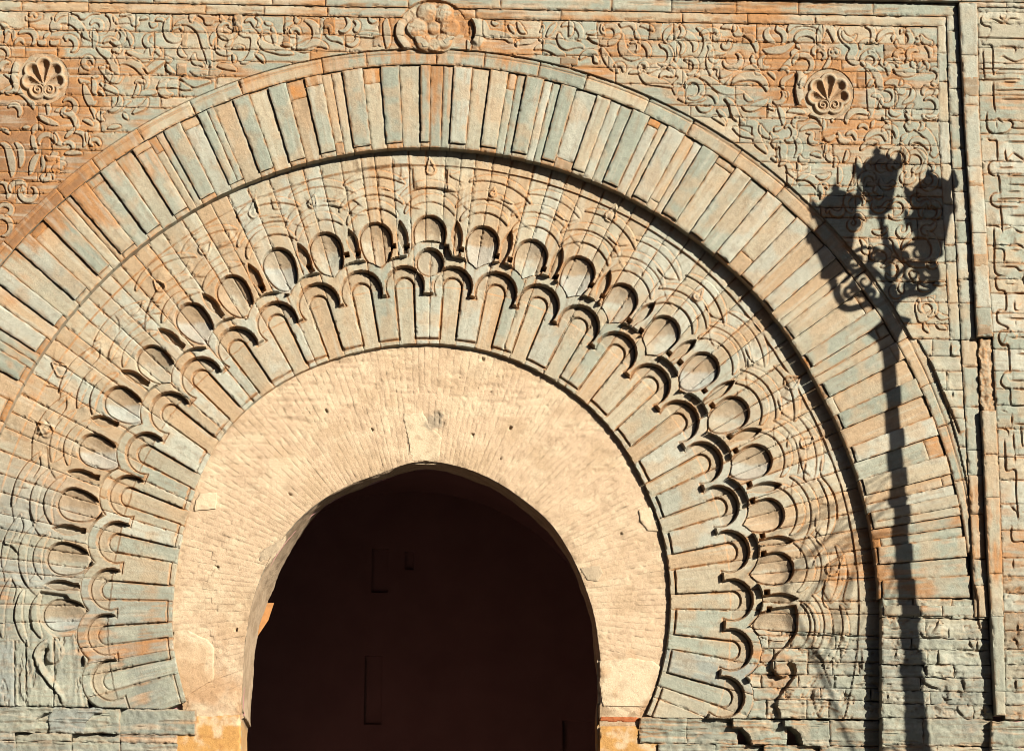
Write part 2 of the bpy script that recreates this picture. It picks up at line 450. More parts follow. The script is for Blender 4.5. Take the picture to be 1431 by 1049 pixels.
# ------------------------------------------------------------------ spandrel: carved scrollwork on level courses
SP = Relief(-40, -5, 1345, 495)
FR = Relief(1335, -5, 1475, 1060)
SCROLL = [(0, 0, [
 "210,140 215,170 245,183 290,182 340,165 355,140", "255,145 275,130 292,150", "425,150 450,190 460,240 475,245 480,215 520,200 570,205 620,235 660,280 710,325 770,352",
 "470,180 500,150 540,135 580,128", "600,120 640,130 690,165 720,150 770,125 830,122", "760,215 790,195 820,205 828,235 805,245",
 "770,250 790,290 840,298 890,280 920,220 910,160 880,130", "770,250 770,400", "940,150 950,185 970,205", "1000,140 1050,140 1080,160 1090,190",
 "970,205 1040,200 1080,200 1130,220 1150,190 1160,150", "1000,250 1040,300 1070,340 1085,385", "1240,190 1250,220 1275,238 1310,215 1300,190",
 "1300,178 1340,180 1370,197", "1165,170 1230,163", "1050,440 1090,470 1130,505 1190,525 1250,510 1265,490 1260,450 1290,435 1310,455 1330,470",
 "1030,420 1000,440 975,480 965,520 990,535 1050,540 1110,565 1150,600 1185,640 1200,690 1200,745", "1205,580 1240,615 1300,570 1370,530",
 "1375,540 1380,570 1400,600 1430,612", "1110,815 1200,810 1290,790 1320,775", "800,400 830,450 880,490 905,540 925,590 935,640 920,680 915,695",
 "850,580 905,560", "820,560 840,600 880,650 920,690 980,700 1010,680 1030,640", "760,650 765,700 765,770 800,805", "830,645 790,660 765,650",
 "655,660 665,690 700,705 750,695", "690,705 690,770 710,840 745,890 790,880 810,850", "745,900 770,950 785,990", "830,700 870,745 940,775 980,790",
 "815,770 860,800", "1130,700 1160,690 1200,700", "1100,810 1130,740 1140,700", "910,945 960,945 1020,920 1040,890 1090,850", "900,915 950,890 980,850 985,800",
 "1020,950 1030,980 1060,1000", "1100,940 1130,900 1180,870 1220,820", "0,780 60,790 110,775 160,790 210,830 250,880 280,915", "70,900 120,895 150,930 150,970",
 "310,970 350,1010 400,1040", "460,935 530,945 590,990 615,1040", "380,850 390,950", "0,205 30,240 40,300 30,370", "45,290 70,270 95,285 100,340",
 "130,375 165,350 195,370", "160,290 200,280 250,285 275,330 260,375", "410,270 370,290 360,330", "310,340 320,375 355,385 385,365 375,340 345,335",
 "415,340 420,375 455,385 490,370 495,340"]),
(200, 0, [
 "225,140 180,180 165,240 175,300 205,345 260,365 310,350 330,310", "240,265 270,250 300,240 320,260", "270,220 320,210 380,220 430,255 460,300 480,370 510,450 530,520 545,555 570,565",
 "295,290 320,310", "600,380 600,420 630,455 690,470 745,460", "580,380 590,340 620,310 660,303 700,330 705,360 685,380", "410,190 425,150 450,130 490,150 520,185 550,210 580,190 640,180",
 "640,120 635,170 660,190 690,180", "715,165 770,178", "770,190 770,240 800,290 840,315 890,320 895,370 880,440 850,490 810,520", "850,190 890,185 915,220 980,300",
 "930,150 955,190 940,225", "1010,190 1030,215 1075,222", "1065,230 1065,290 1080,340 1090,380", "985,310 1040,285 1055,290", "985,310 955,350 970,390 1020,430 1090,445 1150,460 1250,460",
 "930,460 960,490 1000,525", "1180,280 1170,230 1190,190 1250,180", "1340,180 1380,210 1405,245 1410,300 1390,350 1340,390 1280,400", "1205,240 1200,280 1225,315 1270,320",
 "1240,285 1250,262 1275,260 1300,285", "1260,140 1260,190 1290,195 1310,170", "1150,385 1190,395 1240,395", "180,535 190,580 230,615 265,620",
 "0,575 45,612 110,575 170,530 215,525 240,500", "390,600 430,630 500,650 570,655 620,640 660,600", "620,560 680,580 740,590 770,595", "330,635 365,665",
 "210,660 150,665 130,690 120,740 135,790 175,815 215,815 250,790", "120,740 200,735 290,740 340,755 400,750", "310,660 370,710 430,730 500,710 560,690", "740,460 745,520", "745,415 840,410"]),
(400, 0, [
 "320,290 340,320 380,345 430,352 470,375", "500,360 550,355 575,330 570,300", "580,310 650,315 720,320 790,300", "490,150 505,200 480,240 440,250", "560,180 580,210 560,250 590,270",
 "680,150 690,185 720,200 755,185", "50,410 140,420 200,400 240,392 290,395 340,410", "320,240 350,240 360,290", "830,150 805,200 805,260 815,330 830,400"]),
(600, 0, [
 "310,430 310,340", "445,175 450,290 480,320 560,328 630,335 660,355 710,370", "720,330 710,360 725,395", "725,385 770,375 850,370 900,340", "515,180 520,205 550,220 580,205",
 "490,120 520,140 525,165", "655,210 670,255 705,285", "725,190 735,240 760,280 800,285", "860,280 890,265", "920,270 935,210", "880,420 930,415 1000,435 1060,465 1130,470", "910,330 945,365",
 "970,300 1000,230 1050,190", "1105,228 1160,222 1215,245 1245,300 1230,330", "1070,280 1062,330 1085,390 1140,420 1200,405 1260,400 1280,410", "1150,325 1180,340", "1160,180 1160,300",
 "1310,290 1360,295 1400,270", "1320,315 1360,350 1400,370", "1260,500 1310,470 1360,470 1370,520 1400,535"]),
(800, 0, [
 "235,205 228,250 245,285 270,295", "265,260 290,240 330,245 348,280 330,320 295,350 295,385", "385,205 410,235 475,220 515,265", "565,225 620,245 670,270", "515,265 520,310 550,355",
 "410,280 385,330 380,400 400,460 450,500 510,510 570,490", "485,370 520,370 535,400 520,430", "545,360 590,390 615,430 620,480", "130,320 160,350 240,380 300,388 360,370 400,300",
 "235,405 245,470 280,540 330,590 380,615", "170,470 180,525 215,530", "830,210 780,240 755,280 755,340 790,380 820,440 855,520", "800,355 850,325 910,315 960,335 1000,380 1000,430",
 "890,455 905,390 880,350", "940,495 1020,490 1070,440 1090,370 1080,300 1030,240", "890,220 900,270 880,310", "1070,295 1130,280 1190,275 1195,300", "1150,290 1150,325 1190,345 1230,330 1240,290",
 "1240,240 1330,255 1340,290 1380,310 1430,300", "1330,260 1335,220", "1120,385 1130,420 1110,490 1115,560 1145,630", "1170,575 1205,590 1200,630 1240,655 1310,630 1380,570 1420,510",
 "1260,705 1310,650", "1320,710 1370,685 1430,675", "810,500 810,560 840,620 880,650 840,690 830,740 850,790", "545,540 545,600 570,660 620,705 720,720 825,735", "560,540 600,550 605,585",
 "590,600 640,612 690,590 740,580 800,570", "475,620 560,615", "350,560 400,560 420,600", "1060,655 1110,680 1160,730 1220,775 1300,795 1430,785", "880,830 940,860 1030,855 1080,850 1110,830",
 "1070,800 1130,795 1170,820 1190,865", "1030,890 1060,930 1110,940 1150,920 1170,890", "1270,830 1300,900 1330,980 1380,1030 1430,1049", "1020,640 1020,615 1050,605", "1200,920 1270,1030"]),
(1000, 0, [
 "235,305 280,340 315,390 335,440", "440,230 405,260 400,310 430,350 490,370", "505,215 500,260 540,290 555,330 545,370", "610,270 660,230 740,220 810,230 860,260 885,310", "670,350 700,315 760,305 810,325 825,360",
 "390,420 430,450 510,458 570,445 620,410 660,370", "665,370 670,400 700,415", "300,460 290,500 310,550 340,570", "530,575 580,520 630,470 625,450 650,410 690,420", "880,390 890,330 920,250 950,290 980,350",
 "835,460 830,430 870,405 900,430", "850,440 880,440 895,470 880,490", "940,410 935,460 960,485 1010,485 1040,450 1030,420 990,405", "970,450 990,435 1005,455", "885,510 910,525", "940,480 915,530 890,570",
 "1045,225 1020,260 1030,320 1070,370 1115,410 1095,450 1090,490 1120,530 1165,545 1210,530", "1220,410 1225,380 1260,365 1330,365", "1280,450 1295,435 1320,445",
 "1210,530 1260,590 1310,650 1350,740 1380,755 1400,735", "1250,590 1255,720 1265,890 1275,985", "1260,720 1280,680 1310,660", "1100,1030 1110,1000 1150,960 1200,950 1270,965", "230,590 320,590 330,620 375,632",
 "430,610 490,665", "140,710 200,680 270,672 340,680 390,720 425,765", "235,785 240,820 270,850 310,845", "70,830 110,880 130,960 170,1010 240,1040", "220,895 250,925 310,930 370,905 420,870 440,830",
 "540,600 580,590 600,615", "570,775 590,790 580,805", "510,890 530,960 555,1045", "435,870 440,905 480,925", "600,940 660,945 745,955", "780,965 830,985 865,1030", "945,960 965,1020", "750,630 700,680 690,740"]),
(960, 160, [
 "440,95 535,105 540,150 550,220 580,270 660,330", "380,120 440,180 540,205", "210,30 310,95", "690,150 690,205 730,210 760,200", "600,90 595,140 630,185 690,210", "725,140 730,110 790,100",
 "735,220 715,265 770,275 770,330 780,380 765,425", "880,195 905,240 910,300 890,355", "770,430 825,440 835,620", "1020,15 1080,40 1115,90 1105,140", "945,145 1030,125 1110,125", "1250,150 1250,200 1275,240 1325,250 1360,230",
 "1330,180 1370,170 1400,215", "1120,240 1130,300 1135,350", "1150,240 1140,320", "1030,340 1120,365", "700,370 745,400", "910,400 915,450 880,470", "1030,440 1025,490 990,530 930,550 870,520 830,480",
 "920,550 990,550 1050,590 1090,650 1110,690", "1255,440 1255,570", "1410,360 1400,440 1380,530 1335,630", "1325,300 1300,390", "980,600 1000,590"]),
(1191, 0, [
 "110,230 145,255 155,300 145,350", "215,345 260,300 310,280 345,285", "345,285 325,310 330,345", "425,260 480,275", "600,390 630,430 640,480", "530,320 545,335 520,345", "215,490 230,540 280,580 295,630",
 "275,550 300,525 350,530 375,570", "340,580 370,625 430,645 500,635 560,600 610,565", "590,510 615,560 620,580", "270,710 330,710 365,730 390,785 430,750 490,740", "490,740 475,800 430,840 415,865",
 "600,720 640,730", "400,670 385,710", "310,900 305,940 330,970 370,975 405,955", "430,920 440,980 460,1040", "160,810 215,830 215,900", "575,960 590,990 640,1005 710,990"]),
(1191, 160, [
 "150,110 155,65 180,45", "55,120 90,108 125,130", "245,30 300,90", "250,150 290,125 340,145 360,200", "110,220 180,180 240,175 275,225", "400,220 410,180 450,160",
 "440,0 465,70 450,120 510,130 570,170 620,230 655,300 660,350 720,330", "500,270 510,240 560,240 630,300", "500,260 560,320 610,390", "230,280 270,290 330,285 350,260", "395,240 405,290", "565,60 570,95 550,130",
 "640,415 660,440 655,475", "75,300 130,265 210,245", "600,390 560,500 565,570"]),
(1191, 320, [
 "545,470 550,500 580,525 640,520", "680,465 730,475 780,460", "550,575 525,620 525,690 555,770 590,780 620,770 660,730 680,680", "680,690 700,730 740,760 800,745", "590,785 590,830 630,865", "690,790 720,830 780,840",
 "630,570 640,600 680,590 690,560", "310,80 335,110 345,170 390,240", "420,170 470,110 540,70 620,90 660,170 630,240 520,270 430,240"]),
(0, 160, [
 "310,25 350,60 420,90 485,98", "530,0 590,40 615,90 615,150", "690,55 770,100", "900,125 950,125 1000,110", "0,130 75,170", "190,120 220,125 250,115", "260,165 255,210 265,270 300,325", "120,240 145,290 155,370 160,440",
 "0,250 35,280 55,360 75,450 90,520", "450,150 450,200 465,245 500,265 540,262", "530,255 570,250 595,275 585,300", "620,160 660,170 690,200 690,270", "540,190 560,150 610,110", "710,150 715,210 730,260",
 "780,260 770,235 800,232 825,260", "0,580 30,590 50,640 55,700", "335,345 340,400 335,470", "240,500 250,400 290,340 330,330", "470,380 530,345", "540,335 590,342 680,335", "0,790 30,770 70,785 70,810 40,830", "100,650 120,600 180,590 175,640"])]
ALLP = []
for ox, oy, ls in SCROLL:
    for tx in ls:
        SP.ribbon(tr(ox, oy, tx), 1.9, 10.5); ALLP.append(catmull(tr(ox, oy, tx), 3.0))
# small curls fill the ground between the scrolls
ALLP = np.vstack(ALLP); fr_ = random.Random(17); placed = 0
for _ in range(5000):
    x, y = fr_.uniform(0, 1305), fr_.uniform(40, 465)
    if y - SL * x < 20 or math.hypot(x - CX, y - CY) < 792 or min(math.hypot(x - 61, y - 110), math.hypot(x - 1158, y - 131)) < 50 or (x > 520 and x < 680 and y < 75): continue
    d = np.hypot(ALLP[:, 0] - x, ALLP[:, 1] - y).min()
    if d < 10: continue
    r = min(12.5, d - 1.5); a0 = fr_.uniform(0, 6.28); sg = fr_.choice((-1, 1)); tu = fr_.uniform(.35, .85)
    th = np.linspace(0, tu * 2 * PI, 12); q = r * (1 - .62 * th / (2 * PI * 1.25))
    pts = np.stack([x + q * np.cos(a0 + sg * th), y + q * np.sin(a0 + sg * th)], 1)
    if fr_.random() < .6: pts = np.vstack([pts[0] + [fr_.uniform(-9, 9), fr_.uniform(-9, 9)], pts])
    SP.ribbon(pts, 1.7, 6.0); ALLP = np.vstack([ALLP, pts, [[x, y]]]); placed += 1
    if placed > 110: break
# the worn palmette in its cartouche over the keystone, and the mouldings round the right-hand rosette
for tx in ("340,90 340,150 365,200 380,250 375,310 340,370",): SP.step(tr(600, 0, tx), 6.0, 18)
for tx in ("940,165 915,220 910,290 925,340 960,390 1000,440",): SP.step(tr(400, 0, tx), 5.0, 16)
for tx in ("1040,180 1005,220 1005,270 1035,310 1070,340 1090,375 1120,380 1140,420 1170,445", "1280,330 1310,370 1330,380 1370,345 1420,310"): SP.step(tr(400, 0, tx), 5.0, 22)
SP.step(tr(1000, 0, "670,590 675,660 660,750 680,860 710,880"), 5.0, 16)
SP.step(tr(0, 0, "130,500 105,560 95,640 100,700 120,740"), 3.0, 14)

def vline(pts):
    pts = np.array(pts, float)
    return lambda y: np.interp(y, pts[:, 1], pts[:, 0])
XA = vline([(1309, 20), (1311, 176), (1327, 470), (1331, 497), (1340, 700), (1352, 1060)])   # inner fillet
XB = vline([(1322, 20), (1326, 160), (1335, 330), (1343, 480), (1353, 656), (1358, 760), (1362, 860)])
XC = vline([(1337, 0), (1337.5, 8), (1345.5, 176), (1355.3, 330), (1363, 473)])
XC2 = vline([(1365, 473), (1369, 575), (1373, 650), (1377, 775), (1382, 850), (1386.5, 950), (1389, 990), (1392, 1060)])
XD = vline([(1363, 0), (1366, 176), (1376, 330), (1385, 473), (1393, 650), (1400, 850), (1404, 1060)])

def sp_clip(P):
    r, t = rt(P)
    d = 777.5 - r
    for x, y in ((61, 110), (1158, 131)): d = np.maximum(d, 35 - np.hypot(P[..., 0] - x, P[..., 1] - y))
    return d
def span_colour(P, A, B, edge, grad, seed, base, orange, sat):
    c = stone_colour(P, A, B, edge, grad, seed, base, orange + .16, sat)
    up = sm(CUR['rel'], 1.0, 2.0) * np.clip(.18 + .7 * macro(P), 0, .6)
    return mix(c, np.broadcast_to(GREY * 1.03, c.shape), up)
span = empty('spandrel', gate)
YL = [15.8, 41, 64, 80, 102, 131, 147, 182, 208, 240, 253, 270, 284, 312, 345, 372, 400, 430, 451.5]
def rows(y0, y1, xa, xb, lo, hi):
    x = xa; out = []
    while x < xb - 1:
        nx = x + rng.uniform(lo, hi)
        if xb - nx < lo * .6: nx = xb
        out.append((x, min(nx, xb))); x = nx
    return out
for y0, y1 in zip(YL[:-1], YL[1:]):
    for xa, xb in rows(y0, y1, -30, 1311.5 + (y0 + 20) * .0, 45, 120):
        P = np.array([[xa, y0 + SL * xa], [xb, y0 + SL * xb], [xa, y1 + SL * xa], [xb, y1 + SL * xb], [(xa + xb) / 2, y0 + SL * xa]])
        if (777 - rt(P)[0] > 0).all(): continue
        xe = float(XA(y0 + 24)) + 2.5 if xb > 1300 else xb
        g, LA, LB = gcourse(xa, xe, y0, y1)
        stone('block', span, g, LA, LB, H_SPAN, SP, 0.0, 0.95, [GREY, GREEN, GREY, CREAM, GREY][rng.randint(0, 4)], rng.choice((-.15, -.08, 0, 0.05, .22)), sp_clip, 2.5, 9, 0.3, 0.9, 0.4, 16, tilt=0.35, colf=span_colour)
# small brown stones let into the courses
for x, y, a, b in ((118, 97, 17, 14), (258, 58, 10, 20), (254, 97, 14, 16), (333, 33, 12, 24), (400, 58, 11, 17), (460, 37, 17, 23), (527, 58, 12, 15), (795, 86, 25, 11),
                   (884, 69, 15, 14), (916, 44, 18, 23), (1046, 50, 17, 22), (1245, 72, 20, 20), (74, 230, 20, 24)):
    g, LA, LB = gquad((x - a / 2, y - b / 2), (x + a / 2, y - b / 2), (x + a / 2, y + b / 2), (x - a / 2, y + b / 2))
    stone('plug_stone', span, g, LA, LB, 1.6, SP, 0.0, 1.2, BROWN * .95 if x != 74 else PEACH, rng.uniform(-.1, .15), joint=.2, skirt=6)

# ------------------------------------------------------------------ rosettes
def rosette_h(cx, cy, Rr):
    def f(P):
        x = P[..., 0] - cx; y = cy - P[..., 1]
        h = 0 * x; out = 1e9 + 0 * x; oy = -.34 * Rr
        for k in range(-2, 3):
            a = R(k * 37.0); L = Rr * (1.0, .93, .72)[abs(k)]; wt = Rr * (.25, .25, .24)[abs(k)]
            al = x * math.sin(a) + (y - oy) * math.cos(a); la = x * math.cos(a) - (y - oy) * math.sin(a)
            wd = wt * np.clip(al / L, .05, 1) ** .8
            d = np.where(al < L, np.abs(la) - wd, np.hypot(al - L, la) - wt)
            d = np.where(al < Rr * .12, 99, d)
            q = np.clip(-d / wt, 0, 1)
            h = np.minimum(h, -6.0 * np.sqrt(q) - 0.9 * (q > 0))
            out = np.minimum(out, d - Rr * .06)
        for sx in (-1, 1):
            vx, vy = sx * Rr * .30, -Rr * .56
            rr = np.hypot(x - vx, y - vy); ph = np.arctan2(y - vy, sx * (x - vx))
            ins = 1 - sm(rr, Rr * .27, Rr * .32)
            sp = 1.5 * np.cos(2 * PI * (rr / (Rr * .17) - ph / (2 * PI))) + .6
            h = h * (1 - ins) + sp * ins
            out = np.minimum(out, rr - Rr * .33)
        h = h + 1.9 * (1 - sm(np.abs(out - 1.5), 1.0, 2.6))
        h = h - 1.8 * (sm(out, 3.2, 4.4) * (1 - sm(out, 6, 14)))
        return h
    return f
def rose_colour(P, A, B, edge, grad, seed, base, orange, sat):
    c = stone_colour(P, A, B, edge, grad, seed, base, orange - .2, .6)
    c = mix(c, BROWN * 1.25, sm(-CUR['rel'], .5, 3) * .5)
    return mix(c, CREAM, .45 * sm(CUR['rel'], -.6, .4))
for x, y, rr, hw, lab in ((61, 110, 28, 42, None), (1158, 132, 27, 44, None)):
    g, LA, LB = gcourse(x - hw, x + hw, y - hw * .9 - SL * x, y + hw * .86 - SL * x)
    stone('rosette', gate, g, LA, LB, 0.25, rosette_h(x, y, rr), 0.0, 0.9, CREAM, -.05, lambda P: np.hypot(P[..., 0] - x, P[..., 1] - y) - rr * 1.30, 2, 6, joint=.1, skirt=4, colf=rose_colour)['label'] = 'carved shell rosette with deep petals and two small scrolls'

# worn palmette over the keystone, cut across the mouldings
def palmette_h(P):
    X, Y = P[..., 0], P[..., 1]; h = 0 * X - 2.6
    for cx, cy, r, hh in ((583, 41, 15, 6.5), (592, 60, 11.5, 5), (606, 64, 10, 4.5), (620, 58, 11.5, 5), (629, 40, 14, 6), (620, 20, 14, 5.5), (597, 19, 15, 6), (606, 40, 9.5, 5)):
        q = 1 - ((X - cx) ** 2 + (Y - cy) ** 2) / r ** 2
        h = np.maximum(h, -2.6 + hh * np.clip(q, 0, 1) ** .5 - 1.2 * sm(q, .55, .95) * (cy > 30))
    wear = fbm(X / 7, Y / 7, 121, 4)
    return h + 3.0 * (wear - .5) * (1.2 - .7 * sm(Y, 20, 45)) - 1.5 * sm(wear, .62, .72)
g, LA, LB = gquad((556, 3), (654, 4.5), (654, 75), (556, 73))
stone('palmette', gate, g, LA, LB, 3.4, palmette_h, 0.0, 1.0, CREAM, .05, lambda P: np.hypot((P[..., 0] - 605) / 46, (P[..., 1] - 38) / 35.5) * 38 - 38 + 3 * (fbm(P[..., 0] / 9, P[..., 1] / 9, 123, 3) - .5), 3, 8, joint=.1, skirt=8)['label'] = 'worn palmette with rounded lobes in its cartouche'

# ------------------------------------------------------------------ frame mouldings
frame = empty('frame_moulding', gate)
def wear_h(P):
    X, Y = P[..., 0], P[..., 1] - SL * P[..., 0]
    return -1.3 * sm(fbm(X / 50, Y / 4.5, 131, 3), .60, .68) - 7.0 * (1 - sm(np.hypot((X - 605) / 46, (P[..., 1] - 38) / 35.5), .98, 1.02)) * (P[..., 1] > 0)
def strip_row(y0, y1, xa, xb, h, lo, hi, bases, skirt=12, hf=None, orange=0.0):
    if hf is None: hf = wear_h
    for x0, x1 in rows(y0, y1, xa, xb, lo, hi):
        g, LA, LB = gcourse(x0, x1, y0, y1)
        stone('moulding_stone', frame, g, LA, LB, h, hf, 0.0, 1.8, bases[rng.randint(0, len(bases) - 1)], orange + rng.uniform(-.15, .25), joint=.35, skirt=skirt)
strip_row(-15.8, 2.2, -40, 1337.5, 4.4, 60, 170, [GREY, CREAM, GREEN])
strip_row(2.2, 15.6, -40, 1318, 2.4, 60, 170, [CREAM, GREY, PEACH], orange=.12)
strip_row(-60, -16.2, -40, 1500, H_FRAME + 3.4, 60, 150, [GREY, CREAM, PALE], 20)

def column(x0f, x1f, y0, y1, h, lo, hi, bases, skirt=14, hf=None, name='moulding_stone', par=None, orange=0.0, s=1.8, rough=.35):
    y = y0
    while y < y1 - 1:
        ny = min(y1, y + rng.uniform(lo, hi))
        if y1 - ny < lo * .5: ny = y1
        g, LA, LB = gquad((x0f(y), y), (x0f(ny), ny), (x1f(ny), ny), (x1f(y), y))
        stone(name, par or frame, g, LA, LB, h, hf, 0.0, s, bases[rng.randint(0, len(bases) - 1)], orange + rng.uniform(-.2, .15), joint=.35, skirt=skirt, rough=rough)
        y = ny
column(XA, XB, 22, 475, 1.6, 22, 60, [GREY, CREAM, PALE])
column(XB, XC, 22, 475, 3.8, 22, 60, [GREY, GREEN, PALE])
column(XC, XD, 9, 473, H_FRAME + 3.0, 60, 110, [PALE, GREY, PALE], 24)
strip_row(-15.5, -13.5 + 4.5, 1338, 1500, H_FRAME + 3.0, 60, 90, [PALE], 20)
for y, hh in ((112, 27), (358, 18), (256, 8), (455, 16)):      # brown repairs in the strip
    g, LA, LB = gquad((XC(y) + .5, y), (XD(y) - .5, y), (XD(y + hh) - .5, y + hh), (XC(y + hh) + .5, y + hh))
    stone('repair_stone', frame, g, LA, LB, H_FRAME + 3.6, None, 0.0, 1.8, BROWN, .15, joint=.3, skirt=8)
# the broken stretch and the strip below it
column(XC2, XD, 575, 1000, H_FRAME + 2.0, 45, 120, [GREY, CREAM, GREY], 24, orange=.05, rough=.7)
def rubble_h(P): return 3.5 * (fbm(P[..., 0] / 6, P[..., 1] / 6, 91, 4) - .6) * 2
g, LA, LB = gquad((1362, 474), (1369, 576), (1393, 576), (1385, 474))
stone('broken_moulding', frame, g, LA, LB, 5.5, rubble_h, 0.0, 1.3, PEACH, .25, clip=lambda P: 1367 + 9 * (fbm(P[..., 1] / 16, P[..., 1] * 0, 5, 3) - .5) + (P[..., 1] - 474) * .03 - P[..., 0], skirt=14)['label'] = 'broken crumbling stretch of the frame moulding'

# ------------------------------------------------------------------ inscription frieze beyond the frame
KUFIC = [(1191, 0, [
 "1095,145 1065,160 1058,200 1085,235 1135,250 1138,285", "1135,178 1180,190 1230,212 1265,200 1300,175 1380,182", "1215,140 1215,170 1240,185 1260,160 1235,145", "1060,360 1080,395 1150,410 1155,590 1165,645 1190,645",
 "1075,430 1085,690", "1210,410 1330,410 1345,440 1335,465", "1215,500 1245,490 1280,510 1340,535 1400,520 1460,500", "1035,595 1430,598", "1040,685 1400,685", "1160,700 1165,850 1175,950", "1225,710 1365,710",
 "1170,775 1470,770", "1230,845 1470,845", "1020,335 1470,348", "1270,110 1275,135"]),
(1191, 160, [
 "1110,0 1105,100 1120,150 1165,182", "1165,70 1200,55 1240,95", "1185,80 1185,125", "1260,70 1300,68 1325,100 1325,130 1470,132", "1180,182 1260,170 1310,130", "1110,210 1140,235 1190,245 1195,400",
 "1260,245 1470,247", "1255,300 1268,395 1300,400", "1320,330 1430,405", "1190,405 1140,415 1120,450 1130,500 1170,530 1205,535 1215,665", "1190,463 1340,463", "1265,525 1470,530",
 "1215,670 1160,680 1138,720 1150,765 1195,790 1220,800 1235,1000", "1200,720 1420,720", "1200,790 1380,790", "1290,858 1470,860", "1145,945 1190,945 1230,970", "1280,600 1470,605", "1280,660 1400,660",
 "1330,960 1370,990 1430,1005", "1250,980 1300,960 1330,960"]),
(1191, 320, [
 "1165,180 1245,195 1245,305", "1165,0 1170,180 1170,340 1190,390 1250,405", "1310,190 1390,190", "1320,140 1370,145 1430,185", "1215,330 1340,330 1380,360 1430,365",
 "1255,410 1190,415 1180,470 1200,520 1260,545 1265,685 1210,690 1190,720 1200,790 1275,830 1275,855 1220,870 1205,920 1230,970 1290,990", "1245,472 1355,475", "1330,548 1470,548", "1335,610 1340,690 1390,690",
 "1275,758 1470,762", "1345,780 1345,810", "1285,915 1350,915 1365,885", "1365,915 1470,918", "1415,390 1410,450 1430,500"]),
(1191, 480, [
 "1215,0 1235,28 1285,38 1300,250", "1355,100 1470,100", "1300,255 1250,260 1222,330 1250,375 1300,395 1312,520 1430,520", "1300,318 1470,320", "1370,390 1470,390", "1235,565 1275,580", "1315,595 1315,690",
 "1345,680 1470,680", "1240,710 1280,735 1285,770", "1325,750 1335,905", "1255,810 1265,1049", "1390,700 1400,860 1430,860", "1340,920 1340,1005", "1340,938 1470,938"]),
(1191, 640, [
 "1265,0 1270,110 1345,115 1350,300 1365,520", "1300,400 1360,465", "1310,570 1320,695 1410,700 1425,735", "1325,845 1325,925", "1390,905 1430,905", "1400,460 1430,465", "1410,840 1430,810"])]
for ox, oy, ls in KUFIC:
    for tx in ls: FR.step(tr(ox, oy, tx), 1.8, 22, groove=1.9)
frieze = empty('inscription_frieze', gate)
frieze['label'] = 'upright band of carved angular lettering'
YF = [-16, 20, 36, 70, 92, 106, 136, 172, 190, 228, 246, 285, 318, 345, 370, 392, 412, 440, 466, 490, 520, 545, 568, 600, 640, 672, 705, 742, 780, 806]
for y0, y1 in zip(YF[:-1], YF[1:]):
    ys = y0 - .0 ; x0 = XD(y0) ; x1 = XD(y1)
    g, LA, LB = gquad((x0, y0), (1475, y0 + 1.5), (1475, y1 + 1.5), (x1, y1))
    stone('inscribed_block', frieze, g, LA, LB, H_FRAME - 0.5, FR, 0.0, 1.15, [GREY, GREEN, CREAM, PALE][rng.randint(0, 3)], rng.uniform(-.2, .1), joint=.3, skirt=18)

# ------------------------------------------------------------------ outer arch: comb of tall voussoirs
arch = empty('outer_arch', gate)
TEETH = [((-40, 650), (-24, 618)), ((-8, 583), (8, 556)), ((20, 528), (33.5, 509)), ((50.3, 491), (66, 472)), ((75.5, 454.4), (87.3, 439.3)), ((105, 419), (121, 401.5)), ((138.5, 385.6), (153.6, 369.6)), ((168.7, 353.7), (188, 340)), ((204, 326), (223, 312.6)),
 ((243, 300), (262, 288.5)), ((280.6, 278.5), (300.8, 268.4)), ((321, 258), (341, 250)), ((363.7, 241.5), (383, 234)), ((405.7, 227), (427.6, 222)), ((449.4, 216.8), (470, 212.6)), ((494.7, 207.6), (519, 203.4)),
 ((540.4, 201), (563, 199.5)), ((588, 199), (600.5, 198.5)), ((628.6, 198), (651, 201)), ((672, 206), (693.7, 209)), ((714.8, 213.7), (736.6, 216.5)), ((756.7, 223), (775, 228)), ((799.7, 237), (816.5, 242)), ((843, 252), (863.4, 261)),
 ((885, 271.7), (904.5, 283)), ((926, 296), (945.6, 308)), ((965.7, 322.7), (983.4, 336)), ((1002, 352), (1019.6, 367)), ((1036.7, 383.3), (1054, 399.7)), ((1067, 418.8), (1082, 433)), ((1097, 455.7), (1110, 472.4)),
 ((1125.4, 494), (1137, 511)), ((1150.6, 534.5), (1159, 554.6)), ((1170.7, 578), (1180.8, 598)), ((1189.8, 623.4), (1197.6, 645)), ((1206, 668.6), (1210.5, 691)), ((1216, 715.5), (1221, 739)), ((1226, 764), (1229.6, 787.7)), ((1234.6, 810), (1236, 836))]
def ang(p): return math.degrees(math.atan2(p[0] - CX, CY - p[1]))
TT = [(ang(a), ang(b)) for a, b in TEETH]
RI = lambda t: float(np.interp(t, [-90, -60, -40, 0, 25, 45, 62, 90], [641, 640, 640, 640.5, 639, 638.5, 631, 637]))
RT = lambda t: float(np.interp(t, [-90, -60, -20, 0, 30, 60, 80, 90], [650, 648, 646.5, 647.5, 643.5, 638, 638.5, 643]))
RO_ = lambda t: float(np.interp(t, [-60, -35, 0, 35, 60, 80, 90], [760, 756, 755, 752, 756, 762, 766]))
RE = lambda t: float(np.interp(t, [-60, -30, 0, 30, 50, 65, 75, 90], [780, 780, 776, 777, 779.5, 785, 779, 775]))
VB = [GREY, GREEN, PALE, GREY, PALE, GREEN, CREAM]
